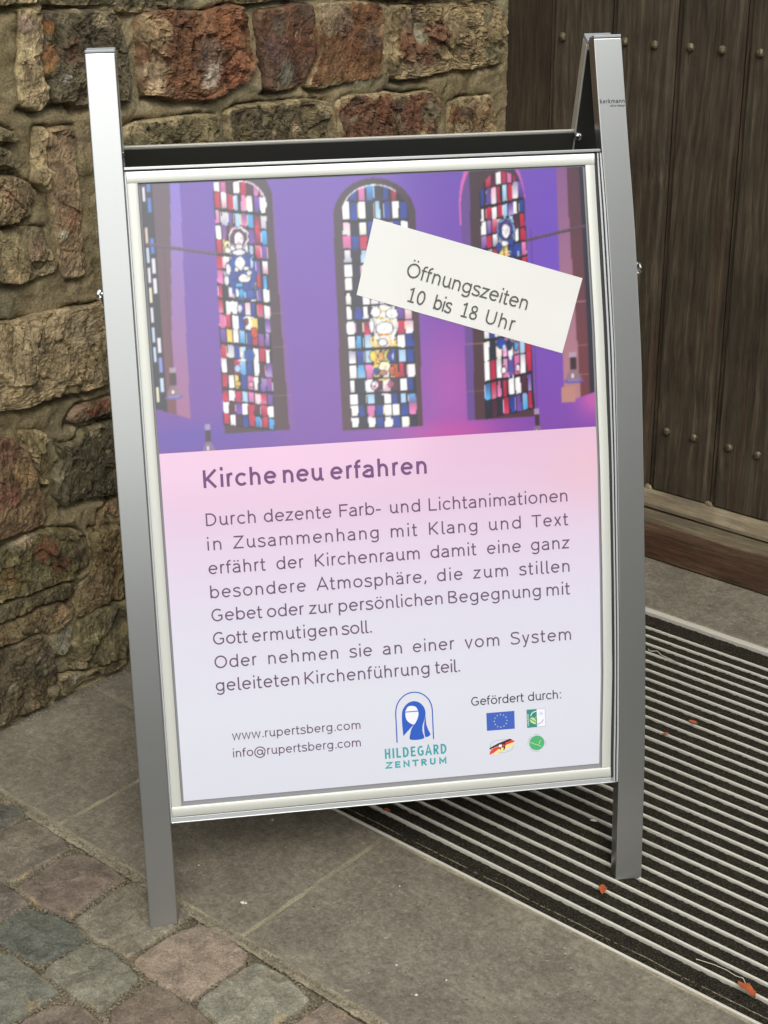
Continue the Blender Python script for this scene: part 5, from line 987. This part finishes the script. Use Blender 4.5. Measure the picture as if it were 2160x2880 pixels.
curve_flat('seal_stem', [LOGO['stem'][:2]], .0007, .0007, M_lgreen, sheet_); curve_flat('seal_stem', [LOGO['stem'][2:], [(.2125, .0835), (.2165, .0800)], [(.2145, .0838), (.2150, .0795)]], .0004, .0007, M_grey_line, sheet_)
V, F = [], []
def MR(a, b, c): return P(.1958 - b, .0645 + a, .00070 + c)   # LEADER set upwards
def word_rot(text):
    x = 0
    for ch in text:
        adv, st = glyph(ch, .12)
        for s in st: ribbon(V, F, [((x + q[0]) * .0042, q[1] * .0026) for q in s], .0004, MR)
        x += adv * 1.12
word_rot('LEADER'); obj('seal_lettering', V, F, M_white_ink, sheet_)
curve_flat('oval_emblem', [spl([tuple(p) for p in LOGO['oval']])], .0005, .00046, M_grey_line, sheet_)
flat_poly('gold_stripe', LOGO['gold'], .0005, M_fg, sheet_); flat_poly('red_stripe', LOGO['red'], .00054, M_fr, sheet_); flat_poly('black_stripe', LOGO['blk'], .00058, M_fk, sheet_)
flat_poly('crest', sm(LOGO['crest']), .00063, M_fk, sheet_)
cr = np.array(LOGO['crest']).mean(0)
flat_poly('crest_quarter', [(cr[0] - .0045, cr[1]), (cr[0] - .0003, cr[1]), (cr[0] - .0003, cr[1] + .0040), (cr[0] - .0045, cr[1] + .0034)], .00067, M_white_ink, sheet_)
flat_poly('crest_quarter', [(cr[0] - .0018, cr[1] - .0052), (cr[0] + .0018, cr[1] - .0052), (cr[0] + .0022, cr[1] - .0008), (cr[0] - .0016, cr[1] - .0008)], .00067, M_fg, sheet_)
flat_poly('crest_quarter', [(cr[0] + .0006, cr[1] + .0006), (cr[0] + .0038, cr[1] + .0006), (cr[0] + .0038, cr[1] + .0036), (cr[0] + .0006, cr[1] + .0036)], .00067, M_fr, sheet_)
flat_poly('green_seal', arc(.2065, .0388, .0110, .0108, 0, 350, 35), .0005, M_green, sheet_)
curve_flat('green_seal_swoosh', [spl([tuple(p) for p in LOGO['sw']]), spl([tuple(p) for p in LOGO['sw2']])], .0009, .00056, M_lgreen, sheet_)
curve_flat('green_seal_arc', [arc(.2065, .0388, .0130, .0128, a, a + 34, 8) for a in (-20, 73, 125, 160, 215, 253)], .0005, .0005, M_grey_line, sheet_)

# ---- the paper strip with the opening hours, stuck over the poster
NT = [np.array(q) for q in ((.0082, .7845), (.2924, .6911), (.2606, .5904), (-.0201, .6840))]
note = None; n_, m_ = 30, 12; V = []; F = []
for layer in (0, 1):
    for j in range(m_ + 1):
        for i in range(n_ + 1):
            s, t = i / n_, j / m_; q = (NT[3] * (1 - s) + NT[2] * s) * (1 - t) + (NT[0] * (1 - s) + NT[1] * s) * t
            lift = .0011 + .0007 * noise.noise(Vector((s * 3, t * 2, 5))) - layer * .00018
            V.append(P0(q[0], q[1], lift))
W1 = n_ + 1; off = (m_ + 1) * W1
for j in range(m_):
    for i in range(n_):
        a = j * W1 + i; F.append((a, a + 1, a + 1 + W1, a + W1)); F.append((off + a, off + a + W1, off + a + 1 + W1, off + a + 1))
rim = [i for i in range(W1)] + [j * W1 + n_ for j in range(1, m_ + 1)] + [m_ * W1 + i for i in range(n_ - 1, -1, -1)] + [j * W1 for j in range(m_ - 1, 0, -1)]
for k in range(len(rim)): a, b = rim[k], rim[(k + 1) % len(rim)]; F.append((a, off + a, off + b, b))
note = obj('paper_note', V, F, M_paper, sign, smooth=False, tag_label='white paper strip with opening hours stuck slanting over the poster')
ex = NT[1] - NT[0]; ex = ex / np.linalg.norm(ex); ey = np.array([-ex[1], ex[0]])
org = NT[3]
def MN(x, y, c):
    q = org + x * ex + y * ey; return P0(q[0], q[1], .0021 + c)
def proj(u, v): d = np.array([u, v]) - org; return float(d @ ex), float(d @ ey)
a0 = proj(.0478, .7066); a1 = proj(.2119, .6518); b0 = proj(.0475, .6726); b1 = proj(.1942, .6263)
V, F = [], []
L_ = b1[0] - b0[0]; word_into(V, F, 'Öffnungszeiten', a0[0], a1[0], proj(.0503, .7050)[1], .0272, .078, MN, .95)
word_into(V, F, '10', b0[0], b0[0] + L_ * .189 - .0055, b0[1] - .0005, .0272, .078, MN, 1.08)
word_into(V, F, 'bis', b0[0] + L_ * .236 + .001, b0[0] + L_ * .430 - .004, b0[1] - .0005, .0272, .078, MN, .95)
word_into(V, F, '18', b0[0] + L_ * .488 + .001, b0[0] + L_ * .674 - .005, b0[1] - .0005, .0272, .078, MN, 1.08)
word_into(V, F, 'Uhr', b0[0] + L_ * .725, b1[0], b0[1] - .0005, .0272, .078, MN, .95)
obj('note_lettering', V, F, M_note_ink, note)
# maker's mark printed on the right post
posts = [o for o in sign.children if o.name.startswith('front_post')]
V, F = [], []
word_into(V, F, 'kerkmann', .3190, .3530, .9226, .0078, .125, PM(.0042)); word_into(V, F, 'office design', .3320, .3530, .9178, .0040, .12, PM(.0042))
obj('maker_lettering', V, F, M_black_ink, max(posts, key=lambda o: o.location.x))

# ---------------------------------------------------------------- leaves and litter
def leaf(x, y, z, s, rot, label, name='fallen_leaf', mat=M_leaf, cat='leaf'):
    V = []; F = []; n_ = 7
    for i in range(n_ + 1):
        t = i / n_; wd = s * .24 * math.sin(pi * min(1, t * 1.02)) ** .8 * (1 + .5 * noise.noise(Vector((t * 4, x * 30, 2)))) + .0003
        for k in (-1, 0, 1):
            lx = (t - .5) * s; ly = k * wd * (1 + .3 * noise.noise(Vector((t * 5, k, x * 50)))); lz = .0006 + .16 * s * abs(k) * (.6 + noise.noise(Vector((t * 3, k * 2, y * 9)))) + .10 * s * sin(t * 3.0)
            V.append((x + lx * cos(rot) - ly * sin(rot), y + lx * sin(rot) + ly * cos(rot), z + lz))
    for i in range(n_):
        for k in range(2): F.append((i * 3 + k, i * 3 + k + 1, i * 3 + k + 4, i * 3 + k + 3))
    o = obj(name, V, F, mat, smooth=True, origin='b'); tag(o, label, cat); return o
leaf(-.979, 1.5797, .002, .022, -1.1, 'small curled orange leaf on a mat bar before the right front leg')
leaf(-.7175, 1.525, .002, .034, -.35, 'largest orange leaf, on the mat bar at the lower right corner')
leaf(-1.3478, 1.5285, .002, .014, .3, 'tiny orange leaf scrap by the mat edge under the poster case')
leaf(-1.1174, 2.0615, .002, .016, .1, 'orange leaf scrap on the mat right of the sign, higher of two')
leaf(-1.1346, 2.0005, .002, .012, .8, 'faint orange leaf scrap on the mat right of the sign, lower of two')
leaf(-1.0864, 1.7147, .001, .012, .2, 'pale scrap of fluff on the carpet left of the right front leg', 'fluff_scrap', M_fluff, 'litter')
t_ = tube('cobweb_thread', [(-1.3172, 2.2355, .003), (-1.309, 2.230, .004), (-1.3003, 2.2404, .003), (-1.285, 2.2290, .005), (-1.2634, 2.2289, .003), (-1.24, 2.222, .004)], .0008, M_fluff); tag(t_, 'pale stringy cobweb lying over bars near the right front post', 'cobweb')
t_ = tube('white_thread', [(-.80, 1.5366, .003), (-.775, 1.541, .004), (-.7577, 1.5434, .003), (-.742, 1.540, .004), (-.731, 1.5401, .006), (-.7253, 1.536, .004), (-.715, 1.531, .003)], .0005, M_fluff); tag(t_, 'fine white thread on the mat beside the largest orange leaf', 'thread')
# faint ring left on a slab
V = []; F = []; n_ = 48
for i in range(n_):
    a = 2 * pi * i / n_; r = .0130 + .0004 * noise.noise(Vector((cos(a) * 2, sin(a) * 2, 1))); wdt = .0007 + .0005 * noise.noise(Vector((cos(a) * 3, sin(a) * 3, 7)))
    for rr in (r - wdt, r + wdt): V.append((-1.3274 + rr * cos(a), 1.3104 + rr * sin(a) , .0004))
for i in range(n_): j = (i + 1) % n_; F.append((2 * i, 2 * i + 1, 2 * j + 1, 2 * j))
o = obj('ring_stain', V, F, simple('pale_stain', lin('88806f'), .85), pav)
